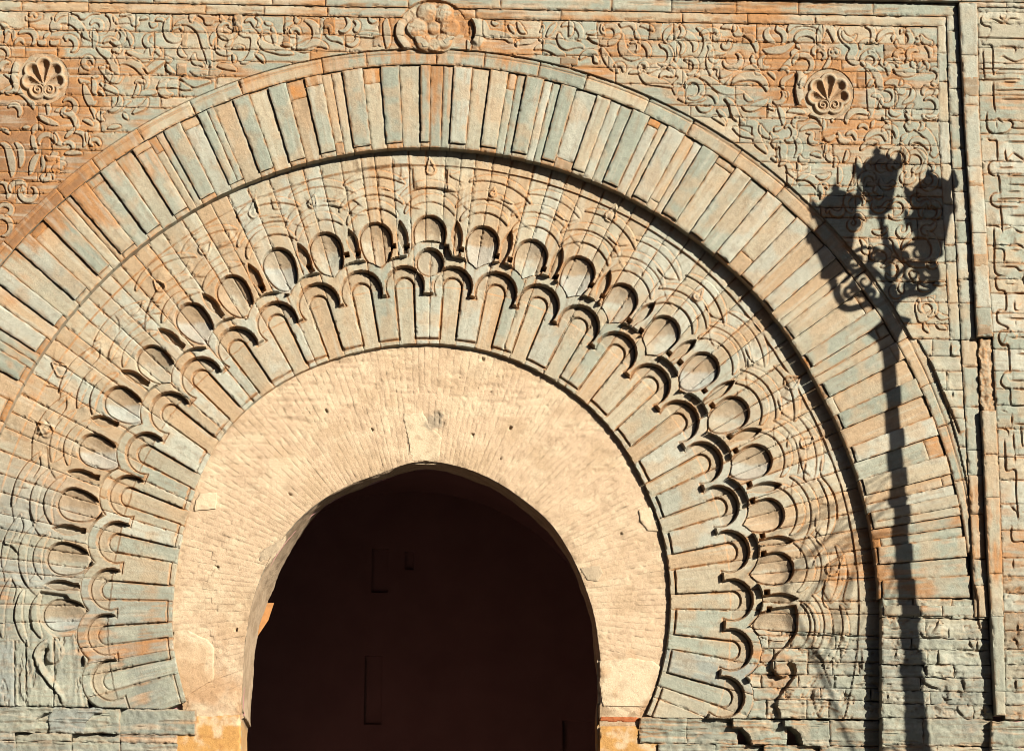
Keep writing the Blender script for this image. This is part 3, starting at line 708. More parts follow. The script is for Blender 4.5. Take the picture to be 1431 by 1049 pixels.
def slats(r0, r1, t0, t1, h, name, parts, skirt=22, cuts=False, **kw):
    """one or several long stones side by side filling a sector"""
    ws = [rng.uniform(.7, 1.3) for _ in range(parts)]; tot = sum(ws); t = t0
    for k, wv in enumerate(ws):
        tn = t + (t1 - t0) * wv / tot
        segs = [(r0, r1)]
        q = rng.random()
        if cuts and q < .30: m = r1 - rng.uniform(10, 26); segs = [(r0, m), (m, r1)]
        elif cuts and q < .45: m = r0 + rng.uniform(10, 40); segs = [(r0, m), (m, r1)]
        for i, (a, b) in enumerate(segs):
            g, LA, LB = gpolar(a, t, b, tn)
            small = (b - a) < 42
            base = (VB if h == H_OUT else [PEACH, CREAM, GREY, PEACH, GREEN, CREAM, PALE])[rng.randint(0, 6)]
            if small: base = [PEACH, ORANGE * 1.1, BROWN * 1.2, CREAM][rng.randint(0, 3)]
            left = -.06 if t < -12 else 0.0
            stone(name, arch, g, LA, LB, h + rng.uniform(-.25, .25), None, H_OUT, 1.9, base, kw.get('orange', 0) + left + rng.uniform(-.30, .22) * (1.3 if parts > 1 else .8), joint=.3, skirt=skirt, wob=.6, chip=1.2)
        t = tn
for i, (a, b) in enumerate(TT):
    m = (a + b) / 2
    slats(RT(m), RO_(m) - .5, a, b, H_OUT, 'voussoir', 1 if rng.random() < .9 else 2, cuts=rng.random() < .25)
    slats(RI(m), RT(m) + .3, a, b, H_LOW, 'foot_brick', 1, orange=.35)
    if i + 1 < len(TT):
        c, d = b, TT[i + 1][0]; mm = (c + d) / 2
        slats(RI(mm), RO_(mm) - .5, c, d, H_LOW, 'voussoir', rng.choice((1, 1, 1, 1, 2, 2)), cuts=True, orange=.08)
t = -64.0
while t < 84:
    tn = t + rng.uniform(4.5, 9)
    if tn > 82: tn = 84.5
    m = (t + tn) / 2
    g, LA, LB = gpolar(RO_(m), t, RE(m), tn)
    def gr(A, B, t=t, tn=tn, LA=LA, LB=LB):
        tt = t + (tn - t) * B / LB; r0 = np.interp(tt, [-60, -35, 0, 35, 60, 80, 90], [760, 756, 755, 752, 756, 762, 766]); r1 = np.interp(tt, [-60, -30, 0, 30, 50, 65, 75, 90], [780, 780, 776, 777, 779.5, 785, 779, 775])
        return pol(r0 + (r1 - r0) * A / LA, tt)
    stone('rim_stone', arch, gr, LA, LB, H_OUT, lambda P: -1.5 * (1 - sm(np.abs(rt(P)[0] - 770.5 - (rt(P)[1] > 45) * 2), .3, 1.5)), H_OUT, 1.5, [GREY, CREAM, GREEN, PEACH][rng.randint(0, 3)], .1 + rng.uniform(-.15, .2) + (.1 if t < -10 else 0), joint=.4, skirt=16)
    t = tn

# ------------------------------------------------------------------ coursed masonry right of and below the arch
mas = empty('coursed_masonry', gate)
def mas_clip(P):
    r, t = rt(P)
    re = np.interp(t, [-60, -30, 0, 30, 50, 65, 75, 90], [780, 780, 776, 777, 779.5, 785, 779, 775])
    return np.where(t < 90, re + .6 - r, -9.0)
CR = Relief(1190, 440, 1475, 1060)
def rough_h(P):
    X, Y = P[..., 0], P[..., 1] - SL * P[..., 0]
    return CR(P) - 1.2 * sm(fbm(X / 42, Y / 5.0, 141, 3), .62, .68) - 2.0 * sm(fbm(X / 11, Y / 9, 143, 4), .66, .72)
for ox, oy, ls in ((1191, 480, ["620,130 700,290 760,420 830,580 900,760", "820,0 825,95 880,100", "580,430 680,430 690,520", "745,535 770,560 800,540", "830,385 835,450"]),
                   (1191, 800, ["560,480 600,535 760,540", "805,465 805,535", "975,550 980,590 1010,630", "720,640 725,760 810,760", "620,870 620,770 700,768", "920,875 935,980", "1040,560 1045,635", "640,860 760,880 800,900",
                                "990,60 1030,180 1045,380 1070,480", "330,465 410,460", "370,640 350,710", "720,390 700,450 660,500", "560,870 620,930 740,970", "1310,545 1350,570 1365,630", "1360,420 1360,540"]),
                   (1191, 873, ["745,570 770,610 850,625", "880,660 880,710 940,770", "870,840 880,950 910,970", "1095,660 1110,750", "1200,790 1430,798", "1340,440 1350,550", "290,560 300,620"])):
    for tx in ls: CR.step(tr(ox, oy, tx), 2.8, 20, groove=2.2)
MB = [GREY, GREEN, PALE, GREY, CREAM]
for y0, y1, lo, hi in ((451.5, 475, 30, 60), (475, 496, 30, 60), (496, 522, 30, 60), (522, 546, 20, 45), (546, 562, 20, 45), (562, 601, 30, 60), (601, 640, 30, 60), (640, 680, 30, 60), (680, 716, 30, 60), (716, 752, 30, 60), (752, 800, 30, 60), (800, 838, 30, 60)):
    xe = float(XB((y0 + y1) / 2 + 23)) - .5
    for xa, xb in rows(y0, y1, 1236, xe, lo, hi):
        g, LA, LB = gcourse(xa, xb, y0, y1)
        stone('block', mas, g, LA, LB, -0.4, CR, 0.0, 1.6, MB[rng.randint(0, 4)], rng.uniform(-.15, .15), mas_clip, 2.5, 8, .35, 1.0, .5, 14, tilt=.5)
column(XB, XC2, 474, 862, 1.8, 30, 80, [GREY, CREAM, PEACH], name='block', par=mas, hf=CR)
YM = [814, 841, 869.5, 885, 906, 924, 943, 961, 981]
for y0, y1 in zip(YM[:-1], YM[1:]):
    for xa, xb in rows(y0, y1, 1232.5, float(XC2(y0 + 23)) - .5, 40, 110):
        g, LA, LB = gcourse(xa, xb, y0, y1)
        gb = (y0 > 865)
        stone('block', mas, g, LA, LB, -3.2 + rng.uniform(-1.4, 1.4), rough_h, H_OUT, 1.5, [GREY, GREEN, PALE, PALE, GREY][rng.randint(0, 4)] if gb else MB[rng.randint(0, 4)], rng.uniform(-.3, .05) + (.12 if rng.random() < .2 else 0), None, 3, 9, .4, .8, 1.9, 24, tilt=1.6, wob=1.2, chip=1.6)
for y0, y1 in zip([782, 806, 832, 858, 884, 905, 924, 943, 961], [806, 832, 858, 884, 905, 924, 943, 961, 983]):
    for xa, xb in rows(y0, y1, float(XD(y0 + 24)), 1475, 30, 60):
        g, LA, LB = gcourse(xa, xb, y0, y1)
        stone('block', mas, g, LA, LB, H_FRAME - .5 + rng.uniform(-1, 1), rough_h, 0.0, 1.6, [GREY, GREEN, PALE, GREY, BROWN][rng.choice((0, 0, 1, 2, 3, 4))], rng.uniform(-.3, .1), None, 3, 9, .4, .8, 1.6, 20, tilt=1.3, wob=1.2, chip=1.6)

# ------------------------------------------------------------------ lobes of the inner arch (used by two rings)
LOBE_T = [-103.5, -95.3, -87.1, -78.4, -69.7, -61.3, -52.8, -44.4, -35.9, -27.4, -19.2, -11.2, -3.4, 5.2, 13.0, 20.9, 29.0, 37.3, 45.7, 54.2, 62.9, 71.5, 80.0, 89.0, 98.2, 107.0]
RL = lambda t: np.interp(t, [-104, -95, -87, -78, -70, -61, -53, -36, -11, 5, 21, 45.7, 71.5, 89, 98, 107], [478, 474, 468, 466, 468, 471, 474, 473, 476, 477, 478, 470, 463.6, 461, 464, 468])
LT = np.array(LOBE_T); LR = RL(LT)
LQ = pol(LR - 29.5, LT); RIN = np.full(len(LT), 29.3); ROUT = np.full(len(LT), 43.5)
for i in (12, 13): RIN[i] = 27.5; ROUT[i] = 42
LQ = np.vstack([LQ, [[600.5, 366.0]]]); RIN = np.append(RIN, 19.5); ROUT = np.append(ROUT, 33.0)
def near(P, C, Rd):
    d = 1e9 + 0 * P[..., 0]
    for c, r in zip(C, Rd): d = np.minimum(d, np.hypot(P[..., 0] - c[0], P[..., 1] - c[1]) - r)
    return d
IMP = lambda x: 985.8 + .0172 * x            # top of the impost course
def d_scallop(P):
    r, t = rt(P)
    return np.minimum(near(P, LQ, ROUT), r - (RL(t) - 8.0))

# ------------------------------------------------------------------ interlaced band: straps, pits and pointed hollows
PITS = np.array([(82, 859), (87.3, 780), (102.4, 704), (131, 628.5), (167.6, 562.5), (213, 505.4), (267.5, 446), (324.6, 407.4), (389, 369.5), (455, 347.7), (525, 334), (600, 324), (674, 339), (742, 357.6), (808, 381),
                 (867.7, 419), (927, 464), (982, 515), (1024, 576.5), (1055.7, 643.6), (1073, 719), (1086, 794), (1091.5, 874)], float)
ALM = [((63, 816), (102, 818)), ((73, 737.6), (111.6, 741)), ((94, 658.7), (131, 666)), ((127.4, 584), (157.6, 591)), ((169.3, 518), (201, 533)), ((221.3, 459), (251, 480)), ((282.6, 410), (306, 436)), ((346.4, 368.8), (365, 400.7)),
       ((415.8, 340), (432.6, 373)), ((486.7, 320), (498.5, 353.6)), ((558, 308), (566, 346)), ((638.6, 309), (639.5, 349)), ((714, 323), (703, 361)), ((785.4, 346.7), (772, 384.5)), ((852.6, 378.7), (837, 414)), ((914.7, 423), (888.7, 448)),
       ((972.6, 475), (942, 497)), ((1026, 532), (990, 557)), ((1064, 600), (1027, 611)), ((1091.5, 677), (1052, 683)), ((1109, 755), (1069, 756)), ((1115, 836), (1072, 835))]
NOTCH = [(549.6, 344), (569, 343.5), (624, 345), (645, 348.5), (694, 357.8), (712.7, 362.7), (759.7, 376), (777, 386), (826, 398), (842, 412), (879.4, 447.6), (896, 462), (935, 493), (950, 506), (984, 545.5), (995, 566.4),
         (1019.6, 609), (1028, 629), (1047, 676), (1052, 699), (1065.5, 747.4), (1067, 772.6), (1072, 827), (1075.5, 850.6), (484.6, 356), (500.6, 352), (432, 371), (366, 399)]
B2 = Relief(-60, 180, 1250, 1010)
def arc(c, rad, a0, a1, toff=0.0):
    th = math.atan2(c[0] - CX, CY - c[1])
    a = np.radians(np.linspace(a0, a1, max(8, int(abs(a1 - a0) / 57 * rad)))) + th + R(toff)
    return np.stack([c[0] + rad * np.sin(a), c[1] - rad * np.cos(a)], 1)
ar = random.Random(3)
for k, c in enumerate(PITS):
    hi = 2.0 if k % 2 == 0 else 1.3
    if k != 11:
        B2.ribbon(arc(c, 86 + ar.uniform(-1, 1), -20 + ar.uniform(-5, 5), 40 + ar.uniform(-5, 5)), hi, 8.0, raw=True, grv=.9)
    B2.ribbon(arc(c, 61 + ar.uniform(-1, 1), -44 + ar.uniform(-4, 4), 42 + ar.uniform(-6, 4)), hi, 9.0, raw=True, grv=.9)
    B2.ribbon(arc(c, 41.5 + ar.uniform(-1, 1), -54 + ar.uniform(-5, 5), 52 + ar.uniform(-5, 5)), hi + .4, 10.0, raw=True, grv=.9)
    if k + 1 < len(PITS):
        m = (c + PITS[k + 1]) / 2; r0, t0 = rt(m)
        q = [pol(r0 + 66, t0 - 2.6), pol(r0 + 62, t0 - .6), pol(r0 + 70, t0 + .9)]
        B2.step(np.array(q), 1.6, 11)
        q = [pol(r0 + 46, t0 + .4), pol(r0 + 38, t0 + 1.6), pol(r0 + 35, t0 + 3.0)]
        B2.step(np.array(q), 1.5, 11)
for ox, oy, ls in ((480, 200, ["590,400 580,290 575,190", "580,185 440,187 250,205 100,225", "865,420 862,290 870,205", "890,240 892,285 1000,335", "595,395 660,380 735,375 810,385 890,415", "450,300 475,310 550,283"]),
                   (960, 480, ["785,440 850,475 920,470 975,455", "500,115 510,190 530,222", "860,735 835,790 830,880"]),
                   (1000, 640, ["720,45 750,60 735,170 820,275", "880,0 875,130 980,290 1010,400 1015,525", "880,560 835,665 895,750", "800,910 830,830 890,760", "910,915 940,870 1040,820", "860,380 950,390"]),
                   (1000, 760, ["1100,200 1100,300 1060,460 1100,520", "915,300 890,455 935,535 1150,540", "965,600 975,680 985,760", "690,460 770,530 820,640 820,740 805,880 880,960 910,1040"]),
                   (1000, 873, ["810,200 880,280 910,380 950,480 965,520", "930,280 950,230 1000,205", "1210,190 1215,390", "850,680 930,680 1040,730", "820,520 815,620 850,740 890,775", "830,630 900,620 1000,630"]),
                   (150, 300, ["390,545 430,560 465,590 460,610", "60,835 95,890 98,970", "345,715 400,735 460,730", "930,280 1075,220", "340,740 315,880 315,975", "195,860 290,830"]),
                   (300, 200, ["310,475 350,530 365,580", "465,455 480,520 500,555 575,548", "755,465 790,510 825,535", "165,548 190,610 215,680", "820,915 975,930", "960,520 1065,540 1150,480 1230,540"]),
                   (30, 450, ["250,330 330,340 385,380 395,410 370,450", "190,525 320,572 310,670", "185,800 235,850 255,910", "120,930 190,935 240,910", "620,120 580,240", "480,300 550,235", "735,205 705,330", "505,500 570,540"]),
                   (0, 600, ["370,155 395,160 410,310 470,420", "210,665 240,670 280,800 350,910", "295,35 350,45 430,20", "270,30 265,260", "130,480 250,490", "40,900 45,955 100,970 160,1040", "120,480 100,620 120,780"]),
                   (0, 750, ["40,0 45,65 100,85 160,150", "170,290 220,400 310,500", "20,245 45,390", "150,520 120,620 125,720", "300,540 260,620 275,780", "180,440 140,520"])):
    for tx in ls: B2.step(tr(ox, oy, tx), 1.7 if ox < 300 else 2.1, 24, groove=.5)
for tip, foot, wd in (((600, 222), (602, 238), 7.5), ((861, 287), (853, 303), 8.5), ((983, 403), (974, 415), 6.5), ((1120, 527), (1105, 535), 10), ((1138, 610), (1126, 619), 9), ((1180, 775), (1163, 795), 10), ((440, 272), (437, 285), 7), ((296, 336), (286, 348), 9),
                      ((214, 391), (224, 401), 8), ((72, 507), (86, 518), 10), ((52, 590), (66, 602), 10), ((691, 262), (689, 272), 5), ((357, 278), (355, 298), 8)):
    B2.drop(tip, foot, wd, 2.6)
RVOL = np.array([(1112, 845), (1115, 860), (1114, 874), (1110.8, 888), (1100.7, 901.5), (1089, 910), (1080.6, 921.7), (1079, 931.7), (1085.6, 941.8), (1094, 946), (1101, 944), (1105, 938), (1103.5, 931), (1099, 927), (1104, 924), (1111, 928),
                 (1113, 936), (1110, 946), (1100.7, 959), (1089, 974), (1085.6, 984), (1090.6, 996), (1091.5, 1008), (1040, 1008), (1050, 950), (1056, 900), (1060, 868), (1076, 850)])
LVOL = RVOL * [-1, 1] + [1168, -19.5]
B2.poly(RVOL, H_PIT - H_BAND - 2); B2.poly(LVOL, H_PIT - H_BAND + 1)
B2.step(np.array([(66, 892), (52, 902), (47, 918), (55, 937), (68, 955), (82, 972), (86, 984)]), 4, 9)

def pit_d(P):
    d = 1e9 + 0 * P[..., 0]
    for c_ in PITS:
        th = math.atan2(c_[0] - CX, CY - c_[1]); dx = P[..., 0] - c_[0]; dy = P[..., 1] - c_[1]
        al = dx * math.sin(th) - dy * math.cos(th); la = np.abs(dx * math.cos(th) + dy * math.sin(th))
        d = np.minimum(d, np.where(al > 0, np.hypot(al, la), np.hypot(al * .56, la)) - 23.3)
    return d
def alm_d(P):
    d = 1e9 + 0 * P[..., 0]
    for tp, ft in ALM:
        tp = np.array(tp); ft = np.array(ft); L = np.hypot(*(ft - tp)); ax = (ft - tp) / L
        a = (P[..., 0] - tp[0]) * ax[0] + (P[..., 1] - tp[1]) * ax[1]; l = np.abs(-(P[..., 0] - tp[0]) * ax[1] + (P[..., 1] - tp[1]) * ax[0])
        wd = 7.0 * np.sin(PI * np.clip(a / L, 0, 1) ** .85 * .84)
        d = np.minimum(d, np.where((a > -1) & (a < L + 8), l - wd, 99))
    return d
def band_h(P):
    r, t = rt(P)
    h = B2(P)
    rim = np.interp(t, [-95, -40, 0, 40, 48, 57, 70, 75, 83, 95], [610, 612, 613, 611, 607, 603, 605, 606, 607, 609])
    h = h + 2.6 * sm(r - rim, -.6, .6)
    dp = pit_d(P)
    h = h + (H_PIT - H_BAND - 3.6 * sm(-dp, 0, 17) + .9 * fbm(P[..., 0] / 7, P[..., 1] / 7, 15, 3) - 2.6 * (1 - sm(np.abs(dp + 1.2), .4, 1.6)) - h) * (1 - sm(dp, -.8, .8))
    da = alm_d(P)
    h = h + (-9.0 + .25 * np.clip(-da, 0, 6) - h) * (1 - sm(da, -.8, .8))
    for x, y in NOTCH:
        if abs(P[..., 0] - x).min() > 8 or abs(P[..., 1] - y).min() > 8: continue
        th = math.atan2(x - CX, CY - y)
        u = (P[..., 0] - x) * math.cos(th) + (P[..., 1] - y) * math.sin(th); v = -(P[..., 0] - x) * math.sin(th) + (P[..., 1] - y) * math.cos(th)
        dn = np.maximum(np.abs(u), np.abs(v)) - 3.1
        h = h + (-19.0 - h) * (1 - sm(dn, -.7, .7))
    return h
def band_colour(P, A, B, edge, grad, seed, base, orange, sat):
    c = stone_colour(P, A, B, edge, grad, seed, base, orange, sat)
    dp = pit_d(P)
    j = np.argmin([np.hypot(P[..., 0] - p[0], P[..., 1] - p[1]) for p in PITS], 0)
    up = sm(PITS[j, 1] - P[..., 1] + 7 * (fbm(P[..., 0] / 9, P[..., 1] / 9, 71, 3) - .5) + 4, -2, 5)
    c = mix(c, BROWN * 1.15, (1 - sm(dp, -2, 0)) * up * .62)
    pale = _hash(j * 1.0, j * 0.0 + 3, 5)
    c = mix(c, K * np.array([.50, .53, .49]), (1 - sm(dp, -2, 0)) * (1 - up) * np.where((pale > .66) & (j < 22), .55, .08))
    return mix(c, BROWN * 1.2, (1 - sm(alm_d(P), -1, 0)) * .45)
band = empty('interlaced_band', gate)
def band_clip(P):
    return np.maximum(-d_scallop(P) - .2, P[..., 1] - IMP(P[..., 0]) - 1)
BB = [CREAM, PEACH * 1.02, PALE, CREAM * 1.03, PEACH, CREAM]
t = -95.0; bj = random.Random(5)
while t < 93.5:
    tn = t + bj.uniform(1.7, 3.0)
    if tn > 92.5: tn = 94.0
    m = (t + tn) / 2
    g, LA, LB = gpolar(455, t, RI(m) + 7, tn)
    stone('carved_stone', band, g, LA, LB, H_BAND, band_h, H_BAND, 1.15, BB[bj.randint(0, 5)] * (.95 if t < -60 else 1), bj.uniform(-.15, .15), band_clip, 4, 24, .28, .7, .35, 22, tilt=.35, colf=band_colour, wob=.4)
    t = tn
for y0, y1 in zip([797, 836, 853, 868, 886, 905, 923, 941, 958], [836, 853, 868, 886, 905, 923, 941, 958, 984]):
    for xa, xb in rows(y0, y1, 1030, 1241, 30, 70):
        g, LA, LB = gcourse(xa, xb, y0, y1)
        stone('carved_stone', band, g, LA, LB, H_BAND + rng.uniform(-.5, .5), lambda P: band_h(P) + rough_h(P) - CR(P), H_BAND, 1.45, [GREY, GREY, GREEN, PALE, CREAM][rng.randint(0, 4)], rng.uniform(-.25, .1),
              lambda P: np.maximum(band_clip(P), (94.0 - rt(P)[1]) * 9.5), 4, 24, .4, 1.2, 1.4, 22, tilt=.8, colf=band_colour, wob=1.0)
for xa, xb in ((-45, -8), (-8, 20), (20, 36), (36, 75), (75, 122)):
    g, LA, LB = gquad((xa, 862 if xa > 40 else 868), (xb, 863 if xa > 40 else 869), (xb, 987), (xa, 986))
    def gr_h(P): return band_h(P) + 1.5 * (fbm(P[..., 0] / 6.0 + .5 * fbm(P[..., 0] / 20, P[..., 1] / 20, 3, 3), P[..., 1] / 42, 44, 5) - .5) * 2 - 2.0 * sm(fbm(P[..., 0] / 9, P[..., 1] / 30, 48, 4), .62, .68)
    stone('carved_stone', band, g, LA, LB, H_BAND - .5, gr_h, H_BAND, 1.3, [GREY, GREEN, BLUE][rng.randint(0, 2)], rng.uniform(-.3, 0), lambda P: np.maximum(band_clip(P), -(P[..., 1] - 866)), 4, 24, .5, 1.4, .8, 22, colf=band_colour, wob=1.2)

# ------------------------------------------------------------------ lobed arch: scalloped rim, legs and round-headed tongues
EXT = np.array([(262, 1003), (266.7, 994), (250, 940.5), (240.5, 900), (241.5, 846.6), (251, 765), (268, 699), (275, 672), (298.6, 621.7), (334, 578), (379, 541), (428, 514), (480, 495), (520, 485.5), (560.5, 479), (599, 478), (640, 480.5), (685, 489), (726.6, 502.7), (780, 532),
                (829, 568), (866, 611), (896, 662), (912, 699), (926, 736), (936, 795), (937.5, 860), (927, 930.5), (902.7, 1001), (898, 1010)], float)
INT = np.array([(333.5, 1003), (335.5, 997.6), (342, 954), (345.5, 883.5), (355.6, 833), (372, 789.6), (402.6, 742.6), (449.5, 699), (480, 682), (530, 663.6), (567, 648), (590, 644), (607.5, 645), (647.7, 653.6), (694.7, 673.7), (735, 702), (768.5, 729), (788.6, 759.4),
                (815.5, 816.4), (832, 866.7), (836, 907), (837, 1001), (837.5, 1008)], float)
def prof(pts):
    r, t = rt(pts); o = np.argsort(t); t = t[o]; r = r[o]
    tt = np.linspace(t[0], t[-1], 500); rr = np.interp(tt, t, r)
    k = np.hanning(49); k /= k.sum(); rr2 = np.convolve(np.pad(rr, 24, 'edge'), k, 'valid')
    return lambda q: np.interp(q, tt, rr2)
RB1, RB0 = prof(EXT), prof(INT)
def lobe_h(P):
    r, t = rt(P)
    din = np.minimum(near(P, LQ, RIN), r - (RL(t) - 40.5))
    h = (H_LEG - H_RIM) * (1 - sm(din, -.7, .7)) - 2.4 * (1 - sm(np.abs(din + 1.2), .4, 1.6))
    # niche ring round the head of each tongue hollows slightly
    h = h + 0.22 * np.clip(din, -6, 0) * (r > RL(t) - 30)
    k = np.argmin([np.abs(t - q) for q in LT], 0)
    tk = LT[k]; q = LQ[k]; th = np.radians(tk)
    a = (P[..., 0] - q[..., 0]) * np.sin(th) - (P[..., 1] - q[..., 1]) * np.cos(th)
    b = (t - tk) * PI / 180 * 450
    bb = (P[..., 0] - q[..., 0]) * np.cos(th) + (P[..., 1] - q[..., 1]) * np.sin(th)
    sd = np.where(a > 0, np.hypot(a, bb) - 14.2, np.abs(b) - 14.2)
    sd = np.minimum(sd, r - (RB1(t) + 8.5))
    h = h + (H_TONGUE - H_LEG) * (1 - sm(sd, -.6, .6)) - 2.0 * (1 - sm(np.abs(sd + .9), .3, 1.4))
    h = h - 1.8 * (1 - sm(np.abs(d_scallop(P) + 1.0), .3, 1.4))
    return h
def lobe_clip(P):
    return np.maximum(np.maximum(d_scallop(P), RB1(rt(P)[1]) - rt(P)[0]), P[..., 1] - IMP(P[..., 0]))
def lobe_colour(P, A, B, edge, grad, seed, base, orange, sat):
    c = stone_colour(P, A, B, edge, grad, seed, base, orange, sat)
    r, t = rt(P)
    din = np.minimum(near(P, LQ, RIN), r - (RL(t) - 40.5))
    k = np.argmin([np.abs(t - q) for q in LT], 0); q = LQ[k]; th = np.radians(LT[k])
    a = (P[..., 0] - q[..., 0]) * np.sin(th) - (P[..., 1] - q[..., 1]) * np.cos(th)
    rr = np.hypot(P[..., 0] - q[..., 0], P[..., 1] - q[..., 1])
    niche_brown = (din < 0) * sm(a + 5 * (fbm(P[..., 0] / 9, P[..., 1] / 9, 73, 3) - .5), -3, 5) * sm(rr, 13, 16)  # browner on the outer half of the ring round each tongue's head
    return mix(c, BROWN * 1.3, niche_brown * .5)
lob = empty('lobed_arch', gate)
LBS = [CREAM, PALE, GREY, CREAM, PALE]
lj = random.Random(9)
edges = []
for i, tc in enumerate(LOBE_T):
    hw = 14.2 / 450 * 180 / PI
    edges.append((tc - hw, tc + hw))
for i, (a, b) in enumerate(edges):
    g, LA, LB = gpolar(float(RB1((a + b) / 2)) - 1.5, a, 503, b)
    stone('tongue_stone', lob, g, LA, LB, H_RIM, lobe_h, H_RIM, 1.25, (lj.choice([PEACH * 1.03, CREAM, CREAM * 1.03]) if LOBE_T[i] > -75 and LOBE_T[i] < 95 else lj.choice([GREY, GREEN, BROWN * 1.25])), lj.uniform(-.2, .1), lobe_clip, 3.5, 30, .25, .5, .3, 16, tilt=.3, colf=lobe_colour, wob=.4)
    nx = edges[i + 1][0] if i + 1 < len(edges) else b + 7
    if i == 0:
        g, LA, LB = gpolar(float(RB1(a - 2)) - 1.5, a - 6.5, 503, a)
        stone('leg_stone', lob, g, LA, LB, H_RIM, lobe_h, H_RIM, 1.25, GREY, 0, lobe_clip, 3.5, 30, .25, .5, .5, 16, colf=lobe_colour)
    cut = [(b, nx)]
    if lj.random() < .35: m = b + (nx - b) * lj.uniform(.35, .65); cut = [(b, m), (m, nx)]
    for p, q in cut:
        g, LA, LB = gpolar(float(RB1((p + q) / 2)) - 1.5, p, 506, q)
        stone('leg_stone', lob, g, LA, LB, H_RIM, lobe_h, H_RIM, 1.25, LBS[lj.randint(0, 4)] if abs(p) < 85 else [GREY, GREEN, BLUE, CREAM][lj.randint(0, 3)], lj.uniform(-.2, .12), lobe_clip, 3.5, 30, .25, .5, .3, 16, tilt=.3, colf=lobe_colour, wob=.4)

# ------------------------------------------------------------------ impost course and footing, stepping back towards the opening
imp = empty('impost_course', gate)
CB = np.array([(1024, 1003.4), (1025, 1015.7), (1037, 1017), (1047, 1027), (1052, 1041)])
CC = np.array([(1095.7, 1004.6), (1096.5, 1014), (1107, 1015.7), (1117.5, 1024), (1123, 1042)])
def edge_clip(left, right):
    """keeps what lies right of polyline left and left of polyline right"""
    def f(P):
        d = -1e9 + 0 * P[..., 0]
        if left is not None: d = np.maximum(d, np.interp(P[..., 1], left[:, 1], left[:, 0]) - P[..., 0])
        if right is not None: d = np.maximum(d, P[..., 0] - np.interp(P[..., 1], right[:, 1], right[:, 0]))
        return d
    return f
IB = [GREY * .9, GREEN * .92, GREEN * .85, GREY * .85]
def slate_h(P):
    # worn bedding planes: thin level splits in the stone
    X, Y = P[..., 0], P[..., 1] - SL * P[..., 0]
    return -1.6 * sm(fbm(X / 60, Y / 4.2, 111, 3), .57, .66) + 1.2 * (fbm(X / 30, Y / 12, 113, 3) - .5)
def imp_stone(x0, x1, y0, y1, h, clip=None, base=None, orange=0.0, skirt=16, name='impost_stone', s=1.5):
    g, LA, LB = gcourse(x0, x1, y0, y1)
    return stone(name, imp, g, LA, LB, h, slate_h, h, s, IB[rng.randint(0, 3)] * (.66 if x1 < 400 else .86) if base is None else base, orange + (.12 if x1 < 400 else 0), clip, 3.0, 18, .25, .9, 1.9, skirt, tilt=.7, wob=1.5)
for mir in (0, 1):
    mx = (lambda q: q * [-1, 1] + [1168, -19.5]) if mir else (lambda q: q)
    cb, cc = mx(CB), mx(CC)
    def X(a, b): return (1168 - b, 1168 - a) if mir else (a, b)
    y0, y1 = 986.2, 1022
    if mir:
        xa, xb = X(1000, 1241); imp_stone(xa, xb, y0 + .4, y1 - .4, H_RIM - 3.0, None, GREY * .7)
    for a, b in (((894, 1032),) if mir else ((894, 960), (960, 1032))):
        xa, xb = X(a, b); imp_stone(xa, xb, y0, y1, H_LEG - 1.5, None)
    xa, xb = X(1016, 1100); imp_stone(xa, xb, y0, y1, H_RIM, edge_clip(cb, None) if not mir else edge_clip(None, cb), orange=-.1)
    for a, b in (((1088, 1241),) if mir else ((1088, 1160), (1160, 1241))):
        xa, xb = X(a, b); imp_stone(xa, xb, y0, y1, H_BAND, (edge_clip(cc, None) if not mir else edge_clip(None, cc)) if a < 1100 else None, orange=-.1, skirt=24)
    for a, b, h in ((920, 1000, H_LEG - 1), (1000, 1068, H_LEG - 1), (1068, 1147, H_RIM + 1), (1147, 1241, H_BAND)):
        xa, xb = X(a, b)
        if mir: imp_stone(xa, xb, 1022, 1034, h - .5, None, [PEACH * .9, BROWN * 1.3, CREAM][rng.randint(0, 2)], .15); imp_stone(xa, xb, 1034, 1066, h, None, CREAM * .8)
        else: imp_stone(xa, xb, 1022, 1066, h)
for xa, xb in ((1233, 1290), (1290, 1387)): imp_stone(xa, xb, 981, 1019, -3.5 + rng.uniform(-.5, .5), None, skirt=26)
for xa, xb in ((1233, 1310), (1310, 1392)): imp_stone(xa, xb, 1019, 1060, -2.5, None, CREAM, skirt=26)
for xa, xb in ((1386, 1475),):
    imp_stone(xa, xb, 983, 1019, H_FRAME - 1); imp_stone(xa, xb, 1019, 1060, H_FRAME)

# solid core behind the facing, with the opening left clear
n = 240
tq = np.linspace(-121, 121, n)
inner = pol(RB0(tq) + 12, tq)
inner = np.vstack([[(322, 1200)], [(322, 1003)], inner, [(849, 1003)], [(849, 1200)]])
def outer_pt(q):
    d = q - np.array([CX, CY]); d = d / np.hypot(*d)
    return np.array([CX, CY]) + d * 1500
outer = np.array([outer_pt(q) for q in inner])
co = np.vstack([wall(inner, -60), wall(outer, -60)]); m = len(inner); k = np.arange(m - 1)
raw_mesh('masonry_core', co, [np.stack([k, k + 1, m + k + 1, m + k], 1)], M_DARK, gate, None, False)

